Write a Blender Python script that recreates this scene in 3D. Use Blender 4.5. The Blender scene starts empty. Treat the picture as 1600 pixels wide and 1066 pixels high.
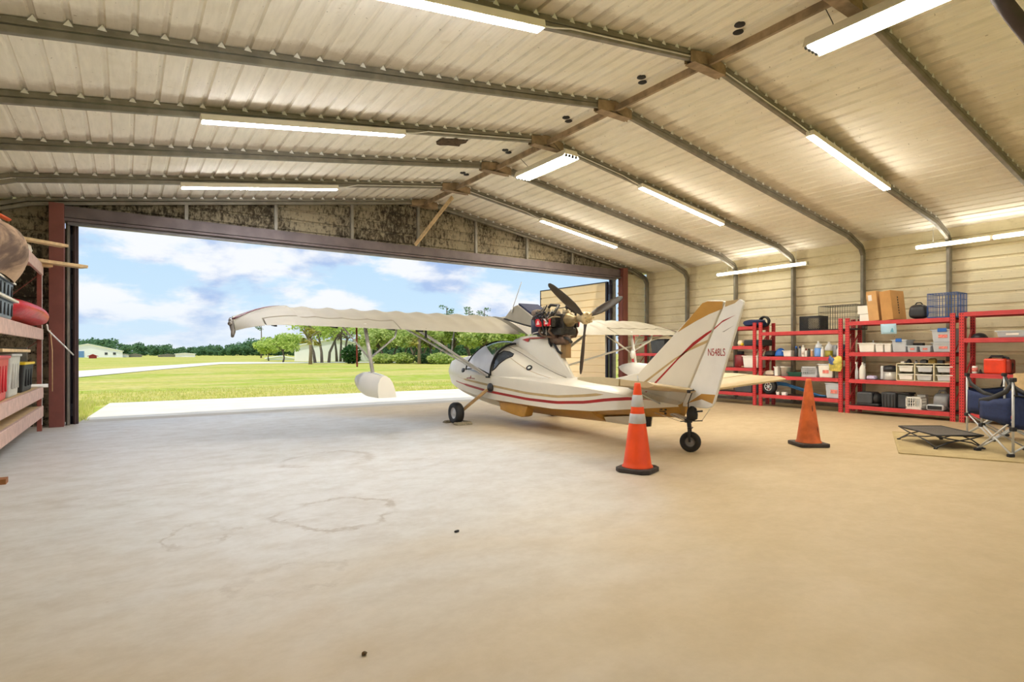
# Aircraft hangar with an open door, procedural scene for Blender 4.5
EXPOSURE = 0.0
SKY, SUN, LAMP = 1.0, 2.6, 42.0
LAMPC = (255, 236, 200)
FLOOR_TAN = (214, 188, 146); ROOFC = (222, 208, 176); WALLC = (220, 204, 162)
EXPOSURE = 0.15
SKY, SUN = 0.93, 2.3
LAMP_L, LAMP_R, LAMP_T, LAMP_W = 84.0, 112.0, 86.0, 24.0
COOLC, WARMC = (249, 250, 255), (255, 247, 230)
FLOOR_TAN = (196, 175, 139); ROOFC = (254, 249, 236); WALLC = (240, 230, 200)
import bpy, bmesh, math, random
from mathutils import Vector, Matrix
R = random.Random(7)
PI = math.pi
scene = bpy.context.scene
COL = scene.collection

# ------------------------------------------------------------------ camera geometry (place measured in metres)
H, HY, F = 1.25, 552.0, 882.0
CA = math.atan(603 / 882)
S, C = math.sin(CA), math.cos(CA)

def ray(px):
    u = (px - 800) / F
    return S + C * u, C - S * u

def onX(px, py, X):
    a, b = ray(px); Z = X / a
    return Vector((X, Z * b, H - (py - HY) / F * Z))

def onY(px, py, Y):
    a, b = ray(px); Z = Y / b
    return Vector((Z * a, Y, H - (py - HY) / F * Z))

def onZ(px, py, z=0.0):
    a, b = ray(px); Z = F * (H - z) / (py - HY)
    return Vector((Z * a, Z * b, z))

# ------------------------------------------------------------------ materials
def lin(c):
    out = []
    for x in c:
        x = x / 255.0
        out.append(x / 12.92 if x <= 0.04045 else ((x + 0.055) / 1.055) ** 2.4)
    return out

class NT:
    def __init__(self, tree):
        self.t = tree
    def n(self, kind, **kw):
        nd = self.t.nodes.new(kind)
        for k, v in kw.items():
            if k in nd.inputs.keys() if isinstance(k, str) else False:
                nd.inputs[k].default_value = v
            else:
                setattr(nd, k, v)
        return nd
    def l(self, a, b):
        self.t.links.new(a, b)
    def val(self, nd, i, v):
        if hasattr(v, 'is_output') or hasattr(v, 'links'):
            self.t.links.new(v, nd.inputs[i])
        else:
            nd.inputs[i].default_value = v
    def math(self, op, a, b=0.0, c=None, clamp=False):
        nd = self.t.nodes.new('ShaderNodeMath'); nd.operation = op; nd.use_clamp = clamp
        self.val(nd, 0, a); self.val(nd, 1, b)
        if c is not None: self.val(nd, 2, c)
        return nd.outputs[0]
    def noise(self, vec, scale, detail=3, rough=0.55, dist=0.0):
        nd = self.t.nodes.new('ShaderNodeTexNoise')
        nd.inputs['Scale'].default_value = scale; nd.inputs['Detail'].default_value = detail
        nd.inputs['Roughness'].default_value = rough; nd.inputs['Distortion'].default_value = dist
        if vec is not None: self.l(vec, nd.inputs['Vector'])
        return nd.outputs['Fac']
    def ramp(self, fac, a, b, lo=0.0, hi=1.0, smooth=True):
        nd = self.t.nodes.new('ShaderNodeMapRange')
        if smooth: nd.interpolation_type = 'SMOOTHSTEP'
        self.val(nd, 'Value', fac)
        nd.inputs['From Min'].default_value = a; nd.inputs['From Max'].default_value = b
        nd.inputs['To Min'].default_value = lo; nd.inputs['To Max'].default_value = hi
        return nd.outputs[0]
    def mix(self, fac, a, b, mode='MIX'):
        nd = self.t.nodes.new('ShaderNodeMix'); nd.data_type = 'RGBA'; nd.blend_type = mode
        self.val(nd, 0, fac)
        for i, v in ((6, a), (7, b)):
            if hasattr(v, 'links'): self.l(v, nd.inputs[i])
            else: nd.inputs[i].default_value = (*v[:3], 1)
        return nd.outputs[2]
    def mapping(self, vec, scale=(1, 1, 1), loc=(0, 0, 0), rot=(0, 0, 0)):
        nd = self.t.nodes.new('ShaderNodeMapping')
        nd.inputs['Scale'].default_value = scale; nd.inputs['Location'].default_value = loc; nd.inputs['Rotation'].default_value = rot
        self.l(vec, nd.inputs['Vector'])
        return nd.outputs[0]

def newmat(name):
    m = bpy.data.materials.new(name); m.use_nodes = True
    t = NT(m.node_tree); b = m.node_tree.nodes['Principled BSDF']
    tc = m.node_tree.nodes.new('ShaderNodeTexCoord')
    return m, t, b, tc.outputs['Object']

MATS = {}
def mat(name, col, rough=0.5, metal=0.0, var=0.10, scale=7.0, bump=0.0, spec=0.5, emit=None, alpha=1.0, coat=0.0, bscale=None, trans=0.0):
    if name in MATS: return MATS[name]
    m, t, b, vec = newmat(name)
    c = lin(col)
    f = t.noise(vec, scale, 4)
    lo = [x * (1 - var) for x in c]; hi = [min(1, x * (1 + var)) for x in c]
    t.l(t.mix(t.ramp(f, 0.3, 0.7), lo, hi), b.inputs['Base Color'])
    b.inputs['Roughness'].default_value = rough; b.inputs['Metallic'].default_value = metal
    b.inputs['Specular IOR Level'].default_value = spec
    if coat: b.inputs['Coat Weight'].default_value = coat; b.inputs['Coat Roughness'].default_value = 0.08
    if alpha < 1: b.inputs['Alpha'].default_value = alpha
    if trans: b.inputs['Transmission Weight'].default_value = trans
    if emit:
        b.inputs['Emission Color'].default_value = (*lin(emit[0]), 1); b.inputs['Emission Strength'].default_value = emit[1]
    if bump:
        bn = t.n('ShaderNodeBump'); bn.inputs['Strength'].default_value = bump; bn.inputs['Distance'].default_value = 0.02
        t.l(t.noise(vec, bscale or scale * 4, 4), bn.inputs['Height']); t.l(bn.outputs[0], b.inputs['Normal'])
    MATS[name] = m
    return m

# ------------------------------------------------------------------ mesh builder
OFF = {}
class MB:
    def __init__(self, M=None):
        self.v = []; self.f = []; self.m = []; self.s = []; self.M = M
    def add(self, vs, fs, m=0, smooth=False, M=None):
        o = len(self.v)
        for p in vs:
            p = Vector(p)
            if M is not None: p = M @ p
            if self.M is not None: p = self.M @ p
            self.v.append(p)
        for q in fs:
            self.f.append([i + o for i in q]); self.m.append(m); self.s.append(smooth)
        return self
    def box(self, c, s, m=0, rz=0.0, M=None, taper=1.0):
        x, y, z = s[0] / 2, s[1] / 2, s[2] / 2; t = taper
        vs = [(-x*t, -y*t, -z), (x*t, -y*t, -z), (x*t, y*t, -z), (-x*t, y*t, -z), (-x, -y, z), (x, -y, z), (x, y, z), (-x, y, z)]
        A = Matrix.Translation(Vector(c)) @ Matrix.Rotation(rz, 4, 'Z')
        if M is not None: A = A @ M
        return self.add([A @ Vector(p) for p in vs], [(0, 3, 2, 1), (4, 5, 6, 7), (0, 1, 5, 4), (1, 2, 6, 5), (2, 3, 7, 6), (3, 0, 4, 7)], m)
    def span(self, a, b, m=0):
        a, b = Vector(a), Vector(b)
        return self.box((a + b) / 2, [abs(b[i] - a[i]) for i in range(3)], m)
    def bar(self, p0, p1, w, h, m=0, up=(0, 0, 1)):
        p0, p1 = Vector(p0), Vector(p1); d = (p1 - p0).normalized(); u = Vector(up)
        sx = d.cross(u)
        if sx.length < 1e-4: sx = d.cross(Vector((1, 0, 0)))
        sx.normalize(); u = sx.cross(d).normalized()
        vs = []
        for p in (p0, p1):
            for a, b in ((-1, -1), (1, -1), (1, 1), (-1, 1)):
                vs.append(p + sx * a * w / 2 + u * b * h / 2)
        return self.add(vs, [(0, 1, 2, 3), (7, 6, 5, 4), (0, 4, 5, 1), (1, 5, 6, 2), (2, 6, 7, 3), (3, 7, 4, 0)], m)
    def tube(self, pts, r, n=8, m=0, caps=True, closed=False, smooth=True, flat=1.0):
        pts = [Vector(p) for p in pts]; k = len(pts)
        rs = r if isinstance(r, (list, tuple)) else [r] * k
        vs = []; last = None
        for i, p in enumerate(pts):
            if closed: d = pts[(i + 1) % k] - pts[i - 1]
            else: d = pts[min(i + 1, k - 1)] - pts[max(i - 1, 0)]
            d.normalize()
            if last is None:
                a = Vector((0, 0, 1)) if abs(d.z) < 0.9 else Vector((1, 0, 0))
            else: a = last
            x = d.cross(a)
            if x.length < 1e-5: x = d.cross(Vector((0.3, 1, 0.2)))
            x.normalize(); y = x.cross(d).normalized(); last = y
            for j in range(n):
                t = 2 * PI * j / n
                vs.append(p + x * math.cos(t) * rs[i] + y * math.sin(t) * rs[i] * flat)
        fs = []
        for i in range(k if closed else k - 1):
            for j in range(n):
                a, b = i * n, ((i + 1) % k) * n
                fs.append((a + j, a + (j + 1) % n, b + (j + 1) % n, b + j))
        self.add(vs, fs, m, smooth)
        if caps and not closed:
            o = len(self.v) - len(vs)
            self.f += [[o + j for j in range(n)][::-1], [o + (k - 1) * n + j for j in range(n)]]; self.m += [m, m]; self.s += [False, False]
        return self
    def cyl(self, p0, p1, r0, r1=None, n=14, m=0):
        return self.tube([p0, p1], [r0, r0 if r1 is None else r1], n, m)
    def lathe(self, prof, c=(0, 0, 0), axis='Z', n=20, m=0, smooth=True, mats=None, sq=1.0, caps=True):
        vs = []; k = len(prof)
        for r, z in prof:
            for j in range(n):
                t = 2 * PI * j / n; x, y = r * math.cos(t), r * math.sin(t) * sq
                p = {'Z': (x, y, z), 'X': (z, x, y), 'Y': (y, z, x)}[axis]
                vs.append(Vector(p) + Vector(c))
        o = len(self.v)
        self.add(vs, [], m)
        for i in range(k - 1):
            for j in range(n):
                self.f.append([o + i * n + j, o + i * n + (j + 1) % n, o + (i + 1) * n + (j + 1) % n, o + (i + 1) * n + j])
                self.m.append(mats[i] if mats else m); self.s.append(smooth)
        if caps and prof[0][0] > 1e-6: self.f.append([o + j for j in range(n)][::-1]); self.m.append(mats[0] if mats else m); self.s.append(False)
        if caps and prof[-1][0] > 1e-6: self.f.append([o + (k - 1) * n + j for j in range(n)]); self.m.append(mats[-1] if mats else m); self.s.append(False)
        return self
    def prism(self, poly, plane, a, b, m=0, mside=None):
        """poly in 2D, extruded from a to b along the remaining axis; plane 'YZ','XZ','XY'"""
        def P(q, w):
            return {'YZ': (w, q[0], q[1]), 'XZ': (q[0], w, q[1]), 'XY': (q[0], q[1], w)}[plane]
        k = len(poly); o = len(self.v)
        self.add([P(q, a) for q in poly] + [P(q, b) for q in poly], [list(range(k))[::-1], list(range(k, 2 * k))], m)
        ms = m if mside is None else mside
        for i in range(k):
            self.f.append([o + i, o + (i + 1) % k, o + k + (i + 1) % k, o + k + i]); self.m.append(ms); self.s.append(False)
        return self
    def grid(self, fn, nu, nv, m=0, smooth=True, cu=False, cv=False, mf=None):
        o = len(self.v)
        self.add([fn(i, j) for i in range(nu) for j in range(nv)], [], m)
        for i in range(nu if cu else nu - 1):
            for j in range(nv if cv else nv - 1):
                i2, j2 = (i + 1) % nu, (j + 1) % nv
                self.f.append([o + i * nv + j, o + i2 * nv + j, o + i2 * nv + j2, o + i * nv + j2])
                self.m.append(mf(i, j) if mf else m); self.s.append(smooth)
        return self
    def ball(self, c, r, n=14, m=0, z0=-1.0, z1=1.0, jit=0.0, seed=1):
        rr = r if isinstance(r, (list, tuple)) else (r, r, r); rnd = random.Random(seed)
        k = max(5, n // 2 + 1); t0, t1 = math.asin(z0), math.asin(z1)
        vs = []
        for i in range(k):
            t = t0 + (t1 - t0) * i / (k - 1)
            for j in range(n):
                a = 2 * PI * j / n; q = 1 + jit * (rnd.random() - 0.5)
                vs.append((c[0] + rr[0] * math.cos(t) * math.cos(a) * q, c[1] + rr[1] * math.cos(t) * math.sin(a) * q, c[2] + rr[2] * math.sin(t) * q))
        fs = [(i * n + j, i * n + (j + 1) % n, (i + 1) * n + (j + 1) % n, (i + 1) * n + j) for i in range(k - 1) for j in range(n)]
        fs += [tuple(range(n))[::-1], tuple((k - 1) * n + j for j in range(n))]
        return self.add(vs, fs, m, True)
    def torus(self, c, Rr, r, axis='Z', n=24, k=8, m=0, flat=1.0):
        pts = []
        for i in range(n):
            a = 2 * PI * i / n; x, y = Rr * math.cos(a), Rr * math.sin(a)
            pts.append(Vector(c) + Vector({'Z': (x, y, 0), 'X': (0, x, y), 'Y': (x, 0, y)}[axis]))
        return self.tube(pts, r, k, m, closed=True, flat=flat)
    def rect(self, a, b, c, d, m=0):
        return self.add([a, b, c, d], [(0, 1, 2, 3)], m)
    def build(self, name, mats, parent=None, bevel=0.0, solid=0.0, sub=0, fix=True, **props):
        me = bpy.data.meshes.new(name)
        off = OFF.get(parent.name, Vector((0, 0, 0))) if parent else Vector((0, 0, 0))
        me.from_pydata([p - off for p in self.v], [], self.f)
        for mm in (mats if isinstance(mats, (list, tuple)) else [mats]): me.materials.append(mm)
        me.polygons.foreach_set('material_index', self.m); me.polygons.foreach_set('use_smooth', self.s)
        if fix:
            bm = bmesh.new(); bm.from_mesh(me); bmesh.ops.recalc_face_normals(bm, faces=bm.faces); bm.to_mesh(me); bm.free()
        me.update()
        o = bpy.data.objects.new(name, me); COL.objects.link(o)
        if parent: o.parent = parent; OFF[o.name] = off
        if sub:
            md = o.modifiers.new('sub', 'SUBSURF'); md.levels = sub; md.render_levels = sub
        if solid:
            md = o.modifiers.new('solid', 'SOLIDIFY'); md.thickness = solid; md.offset = 0
        if bevel:
            md = o.modifiers.new('bevel', 'BEVEL'); md.width = bevel; md.segments = 2; md.limit_method = 'ANGLE'; md.angle_limit = 0.6
        for k, v in props.items(): o[k] = v
        return o

def tag(o, label, cat, group=None, kind=None):
    o['label'] = label; o['category'] = cat
    if group: o['group'] = group
    if kind: o['kind'] = kind
    return o

def thing(name, label, cat, loc=(0, 0, 0), group=None):
    o = bpy.data.objects.new(name, None); COL.objects.link(o); o.empty_display_size = 0.1
    o.location = loc; OFF[o.name] = Vector(loc)
    return tag(o, label, cat, group)

def put(o, loc, rz=0.0):
    o.location = loc; o.rotation_euler = (0, 0, rz)
    return o

def dup(o, loc=None, rz=None, label=None, parent=None):
    c = o.copy(); COL.objects.link(c)
    if parent: c.parent = parent
    for ch in list(o.children): dup(ch, parent=c)
    if loc is not None: c.location = loc
    if rz is not None: c.rotation_euler = (0, 0, rz)
    if label: c['label'] = label
    return c

def struct(name, mb, mats, **kw):
    o = mb.build(name, mats, **kw); o['kind'] = 'structure'
    return o

def text_mesh(name, body, size, m, origin, xdir, ydir, parent, depth=0.001, squash=1.0):
    cu = bpy.data.curves.new(name, 'FONT'); cu.body = body; cu.size = size; cu.extrude = depth
    tmp = bpy.data.objects.new(name, cu); COL.objects.link(tmp)
    dg = bpy.context.evaluated_depsgraph_get(); dg.update()
    me = bpy.data.meshes.new_from_object(tmp.evaluated_get(dg))
    bpy.data.objects.remove(tmp)
    x, y = Vector(xdir).normalized(), Vector(ydir).normalized(); z = x.cross(y)
    off = OFF.get(parent.name, Vector((0, 0, 0)))
    for v in me.vertices:
        q = v.co.copy(); v.co = Vector(origin) - off + x * q.x * squash + y * q.y + z * q.z
    me.materials.clear(); me.materials.append(m)
    o = bpy.data.objects.new(name, me); COL.objects.link(o); o.parent = parent
    return o

# ------------------------------------------------------------------ shared materials
M_white = mat('white paint', (238, 235, 228), 0.35, var=0.03)
M_cream = mat('cream aircraft paint', (226, 219, 203), 0.28, var=0.03, scale=2)
M_fabric = mat('cream wing fabric', (154, 147, 131), 0.5, var=0.06, scale=2.5)
M_gold = mat('ochre aircraft paint', (186, 138, 62), 0.3, var=0.06)
M_red = mat('dark red stripe', (160, 26, 22), 0.35)
M_black = mat('black rubber', (34, 33, 34), 0.6, var=0.2)
M_blackp = mat('black plastic', (42, 42, 46), 0.4, var=0.15)
M_steel = mat('bare steel', (196, 192, 186), 0.35, 0.3, var=0.1)
M_alu = mat('grey aluminium tube', (204, 204, 204), 0.35, 0.2, var=0.08)
M_dark = mat('dark engine metal', (66, 62, 58), 0.45, 0.4, var=0.3, scale=20)
M_rackred = mat('red rack paint', (200, 62, 64), 0.4, var=0.08)
M_wood = mat('pale timber', (206, 176, 130), 0.7, var=0.15, scale=12)
M_orange = mat('orange plastic', (240, 78, 22), 0.45, var=0.06)
M_clear = mat('milky clear plastic', (214, 220, 228), 0.3, var=0.04, alpha=0.72)
M_greyp = mat('grey plastic', (140, 140, 142), 0.45, var=0.1)
M_navy = mat('navy canvas', (30, 44, 84), 0.8, var=0.15, scale=30, bump=0.1)
M_card = mat('brown cardboard', (196, 146, 88), 0.8, var=0.06)
M_blue = mat('blue plastic', (34, 96, 180), 0.4, var=0.1)
# ------------------------------------------------------------------ camera
cam = bpy.data.objects.new('camera', bpy.data.cameras.new('camera')); COL.objects.link(cam)
cam.location = (0, 0, H); cam.rotation_euler = (PI / 2, 0, -CA)
cam.data.sensor_width = 36; cam.data.lens = 36 * F / 1600; cam.data.shift_y = (HY - 533) / 1600
cam.data.clip_start = 0.05; cam.data.clip_end = 3000
scene.camera = cam
scene.view_settings.view_transform = 'Standard'; scene.view_settings.look = 'None'
scene.view_settings.gamma = 1; scene.view_settings.use_curve_mapping = False
scene.view_settings.exposure = EXPOSURE

# ------------------------------------------------------------------ sky and sun
w = bpy.data.worlds.new('sky'); scene.world = w; w.use_nodes = True
t = NT(w.node_tree); bg = w.node_tree.nodes['Background']
tc = w.node_tree.nodes.new('ShaderNodeTexCoord')
sep = w.node_tree.nodes.new('ShaderNodeSeparateXYZ'); t.l(tc.outputs['Generated'], sep.inputs[0])
zz = t.math('MAXIMUM', sep.outputs[2], 0.0)
den = t.math('ADD', zz, 0.13)
cmb = w.node_tree.nodes.new('ShaderNodeCombineXYZ')
t.l(t.math('DIVIDE', sep.outputs[0], den), cmb.inputs[0]); t.l(t.math('DIVIDE', sep.outputs[1], den), cmb.inputs[1])
t.l(t.math('MULTIPLY', zz, 1.5), cmb.inputs[2])
base = t.mix(t.ramp(zz, 0.0, 0.5), lin((206, 233, 252)), lin((146, 198, 248)))
pf = t.mapping(tc.outputs['Generated'], (1, 1, 2.1), (.35, .2, 0))
n1 = t.math('ADD', t.math('MULTIPLY', t.noise(pf, 6.0, 9, 0.56, 0.1), .66), t.math('MULTIPLY', t.noise(t.mapping(cmb.outputs[0], (0.85, 0.85, 1), (3.1, 1.7, 0)), 1.25, 6, 0.55, 0.25), .34))
n2 = t.noise(t.mapping(tc.outputs['Generated'], (1, 1, 2.1), (.35, .2, .07)), 6.0, 7, 0.55, 0.1)
cov = t.ramp(n1, 0.425, 0.52)
shade = t.ramp(n2, 0.47, 0.62)
ccol = t.mix(shade, lin((250, 251, 254)), lin((172, 196, 236)))
col = t.mix(t.math('MULTIPLY', cov, 0.92), base, ccol)
haze = t.ramp(zz, 0.0, 0.10, 0.55, 0.0)
col = t.mix(haze, col, lin((214, 232, 248)))
t.l(col, bg.inputs[0]); bg.inputs[1].default_value = SKY
sun = bpy.data.objects.new('sun', bpy.data.lights.new('sun', 'SUN')); COL.objects.link(sun)
sun.data.energy = SUN; sun.data.angle = math.radians(2.5); sun.data.color = lin((255, 248, 232))
d = Vector((0.40, 0.24, -0.90))
sun.rotation_euler = d.to_track_quat('-Z', 'Y').to_euler()

# ------------------------------------------------------------------ floor
XL, XR, XM = -2.1, 13.72, 5.9
YB, YF = -5.0, 12.46
m, t, b, vec = newmat('painted concrete floor')
sp = m.node_tree.nodes.new('ShaderNodeSeparateXYZ'); t.l(vec, sp.inputs[0])
big = t.noise(vec, 0.28, 4, 0.55, 0.6)
mid = t.noise(t.mapping(vec, (0.8, 1.2, 1), rot=(0, 0, -0.6)), 3.4, 10, 0.72, 0.15)
fine = t.noise(vec, 16, 5, 0.6)
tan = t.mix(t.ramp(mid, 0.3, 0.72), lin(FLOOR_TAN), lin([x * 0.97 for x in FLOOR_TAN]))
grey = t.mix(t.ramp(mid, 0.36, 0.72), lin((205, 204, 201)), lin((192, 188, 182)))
# a paler grey area between the rack, the door and the aircraft
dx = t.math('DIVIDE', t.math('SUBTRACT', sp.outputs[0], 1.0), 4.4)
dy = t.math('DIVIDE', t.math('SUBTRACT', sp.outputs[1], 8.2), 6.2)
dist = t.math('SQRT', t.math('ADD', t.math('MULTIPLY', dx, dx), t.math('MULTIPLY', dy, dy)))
pale_mask = t.ramp(t.math('ADD', dist, t.math('MULTIPLY', t.math('SUBTRACT', big, 0.5), 0.9)), 0.62, 1.15, 1.0, 0.0)
colr = t.mix(pale_mask, tan, grey)
warp = t.noise(vec, 1.9, 9, 0.68)
warp2 = t.noise(t.mapping(vec, loc=(5, 3, 1)), 1.9, 9, 0.68)
for cx, cy, rx, ry, wd, st in ((0.42, 4.45, .2, .33, .12, .8), (1.38, 4.42, .42, .42, .10, 1), (1.96, 6.75, .52, .45, .16, .9), (2.6, 5.9, .5, .3, .2, .55), (0.75, 3.3, .3, .22, .12, .6), (4.6, 5.9, .5, .25, .2, .4), (0.2, 6.0, .8, .3, .2, .4)):
    ax = t.math('DIVIDE', t.math('ADD', t.math('SUBTRACT', sp.outputs[0], cx), t.math('MULTIPLY', t.math('SUBTRACT', warp, 0.5), 0.75)), rx)
    ay = t.math('DIVIDE', t.math('ADD', t.math('SUBTRACT', sp.outputs[1], cy), t.math('MULTIPLY', t.math('SUBTRACT', warp2, 0.5), 0.75)), ry)
    rr = t.math('SQRT', t.math('ADD', t.math('MULTIPLY', ax, ax), t.math('MULTIPLY', ay, ay)))
    ring = t.ramp(t.math('ABSOLUTE', t.math('SUBTRACT', rr, 1.0)), 0.0, wd * 1.5, 1.0, 0.0)
    inner = t.ramp(rr, 0.2, 1.05, 0.25, 0.0)
    fac = t.math('MULTIPLY', t.math('MULTIPLY', t.math('MAXIMUM', ring, inner), t.ramp(t.noise(vec, 3.1, 4, 0.6), 0.38, 0.6, 0.2, 1)), 0.50 * st)
    colr = t.mix(fac, colr, lin((138, 120, 98)))
spk = t.noise(vec, 9, 3, 0.8)
colr = t.mix(t.ramp(spk, 0.70, 0.76, 0, 0.30), colr, lin((120, 104, 84)))
colr = t.mix(t.ramp(fine, 0.3, 0.7, 0.0, 0.10), colr, lin((150, 134, 110)))
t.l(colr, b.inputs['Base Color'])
t.l(t.ramp(mid, 0.3, 0.7, 0.42, 0.6), b.inputs['Roughness']); b.inputs['Specular IOR Level'].default_value = 0.3
M_floor = m
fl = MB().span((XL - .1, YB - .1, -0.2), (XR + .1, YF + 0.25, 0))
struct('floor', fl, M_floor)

# ------------------------------------------------------------------ corrugated sheet metal
def sheetmat(name, base, stain, amt, grime=0.0):
    m, t, b, vec = newmat(name)
    sp = m.node_tree.nodes.new('ShaderNodeSeparateXYZ'); t.l(vec, sp.inputs[0])
    n1 = t.noise(vec, 0.9, 5, 0.6, 0.4); n2 = t.noise(vec, 5, 5, 0.65)
    n3 = t.noise(t.mapping(vec, (1, 0.12, 1)), 22, 4, 0.6)
    c = t.mix(t.ramp(n3, 0.35, 0.7, 0, 0.35), lin(base), lin([x * 0.90 for x in base]))
    c = t.mix(t.math('MULTIPLY', t.ramp(n1, 0.45, 0.75), amt), c, lin(stain))
    c = t.mix(t.ramp(n2, 0.62, 0.72, 0, 0.22), c, lin(stain))
    sp2 = t.noise(vec, 26, 2, 0.5)
    c = t.mix(t.ramp(sp2, 0.72, 0.76, 0, 0.5), c, lin((96, 80, 52)))
    # dirt caught along the steel frames, every 1.6 m
    fr = t.math('ABSOLUTE', t.math('SUBTRACT', t.math('FRACT', t.math('DIVIDE', t.math('ADD', sp.outputs[1], 1.2 + 16 + 0.12), 1.6)), 0.5))
    near = t.ramp(t.math('ADD', fr, t.math('MULTIPLY', t.math('SUBTRACT', n2, 0.5), 0.22)), 0.03, 0.15, 1.0, 0.0)
    c = t.mix(t.math('MULTIPLY', near, 0.42), c, lin((150, 124, 82)))
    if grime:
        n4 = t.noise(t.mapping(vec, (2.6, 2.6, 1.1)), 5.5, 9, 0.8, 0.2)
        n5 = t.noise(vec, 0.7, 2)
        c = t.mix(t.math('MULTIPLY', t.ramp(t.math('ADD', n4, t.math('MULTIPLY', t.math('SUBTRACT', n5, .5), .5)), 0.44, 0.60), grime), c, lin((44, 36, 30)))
    t.l(c, b.inputs['Base Color']); b.inputs['Roughness'].default_value = 0.8; b.inputs['Specular IOR Level'].default_value = 0.12
    return m
M_roof = sheetmat('roof sheet', ROOFC, (206, 192, 160), 0.25)
M_wall = sheetmat('wall sheet', WALLC, (186, 166, 122), 0.45)
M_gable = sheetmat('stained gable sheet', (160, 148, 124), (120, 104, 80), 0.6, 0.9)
M_tube = mat('galvanised frame tube', (132, 126, 114), 0.45, 0.2, var=0.18, scale=5)
M_rust = mat('rusty ridge board', (154, 132, 106), 0.75, var=0.3, scale=6)
M_column = mat('red oxide column', (122, 68, 58), 0.5, var=0.12, scale=3)
M_triangle = mat('pale rib triangle', (252, 250, 244), 0.5)

SL, ZR = 0.15, 4.95           # roof slope, sheet height at the ridge
def zroof(x): return ZR - SL * abs(x - XM)
def ribs(L, w=0.229, gw=0.062, gt=0.03, dep=0.028):
    pts = [(0, 0)]; s = w / 2
    while s < L - w / 2:
        pts += [(s - gw / 2, 0), (s - gt / 2, dep), (s + gt / 2, dep), (s + gw / 2, 0)]; s += w
    pts.append((L, 0)); return pts

mb = MB()
for sgn, x1 in ((-1, XL), (1, XR)):
    P = ribs(abs(x1 - XM) + 0.05)
    k = math.sqrt(1 + SL * SL)
    mb.grid(lambda i, j: Vector((XM + sgn * P[i][0], (YB, YF + 0.35)[j], ZR - SL * P[i][0] + P[i][1])), len(P), 2, smooth=False)
struct('ceiling', mb, M_roof, fix=False)

def ribwall(name, axis, const, a0, a1, top, m, out, z0=0.0):
    """horizontal ribs; axis 'Y': wall at X=const spanning Y; axis 'X': wall at Y=const"""
    mb = MB(); zt = max(top(a0), top(a1), top((a0 + a1) / 2))
    P = ribs(zt - z0)
    for i in range(len(P) - 1):
        (sa, da), (sb, db) = P[i], P[i + 1]
        za, zb = z0 + sa, z0 + sb
        # clip each strip against the roof line
        xs = [a0, a1] + ([XM] if a0 < XM < a1 and axis == 'X' else [])
        xs.sort()
        for q in range(len(xs) - 1):
            l, r = xs[q], xs[q + 1]
            def edge(z):
                lo, hi = l, r
                if axis == 'X':
                    tl, tr = top(l), top(r)
                    if z > max(tl, tr): return None
                    if z > tl: lo = l + (z - tl) / (tr - tl) * (r - l)
                    if z > tr: hi = r - (z - tr) / (tl - tr) * (r - l)
                return lo, hi
            ea, eb = edge(za), edge(zb)
            if ea is None or eb is None: continue
            def P3(a, z, dd): return (const + out * dd, a, z) if axis == 'Y' else (a, const + out * dd, z)
            mb.rect(P3(ea[0], za, da), P3(ea[1], za, da), P3(eb[1], zb, db), P3(eb[0], zb, db))
    return struct(name, mb, m, fix=False)
flat = lambda z: (lambda a: z)
ribwall('wall_right', 'Y', XR, YB, YF, flat(zroof(XR)), M_wall, 1)
ribwall('wall_left', 'Y', XL, YB, YF, flat(zroof(XL)), M_wall, -1)
ribwall('wall_back_gable', 'X', YB, XL, XR, zroof, M_wall, -1, z0=3.7)  # rear end left open below this, unseen, to let in fill daylight
DX0, DX1, DZ = -0.78, 12.22, 3.52
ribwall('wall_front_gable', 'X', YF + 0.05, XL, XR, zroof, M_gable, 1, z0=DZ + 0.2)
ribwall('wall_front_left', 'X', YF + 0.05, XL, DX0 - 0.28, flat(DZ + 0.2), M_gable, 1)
ribwall('wall_front_right', 'X', YF + 0.05, DX1 + 0.3, XR, flat(DZ + 0.2), M_wall, 1)
# bottom rail on the slab along the right wall
struct('baseboard_right', MB().span((XR - .09, YB, 0), (XR - .02, YF, .07)), M_tube)

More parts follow.
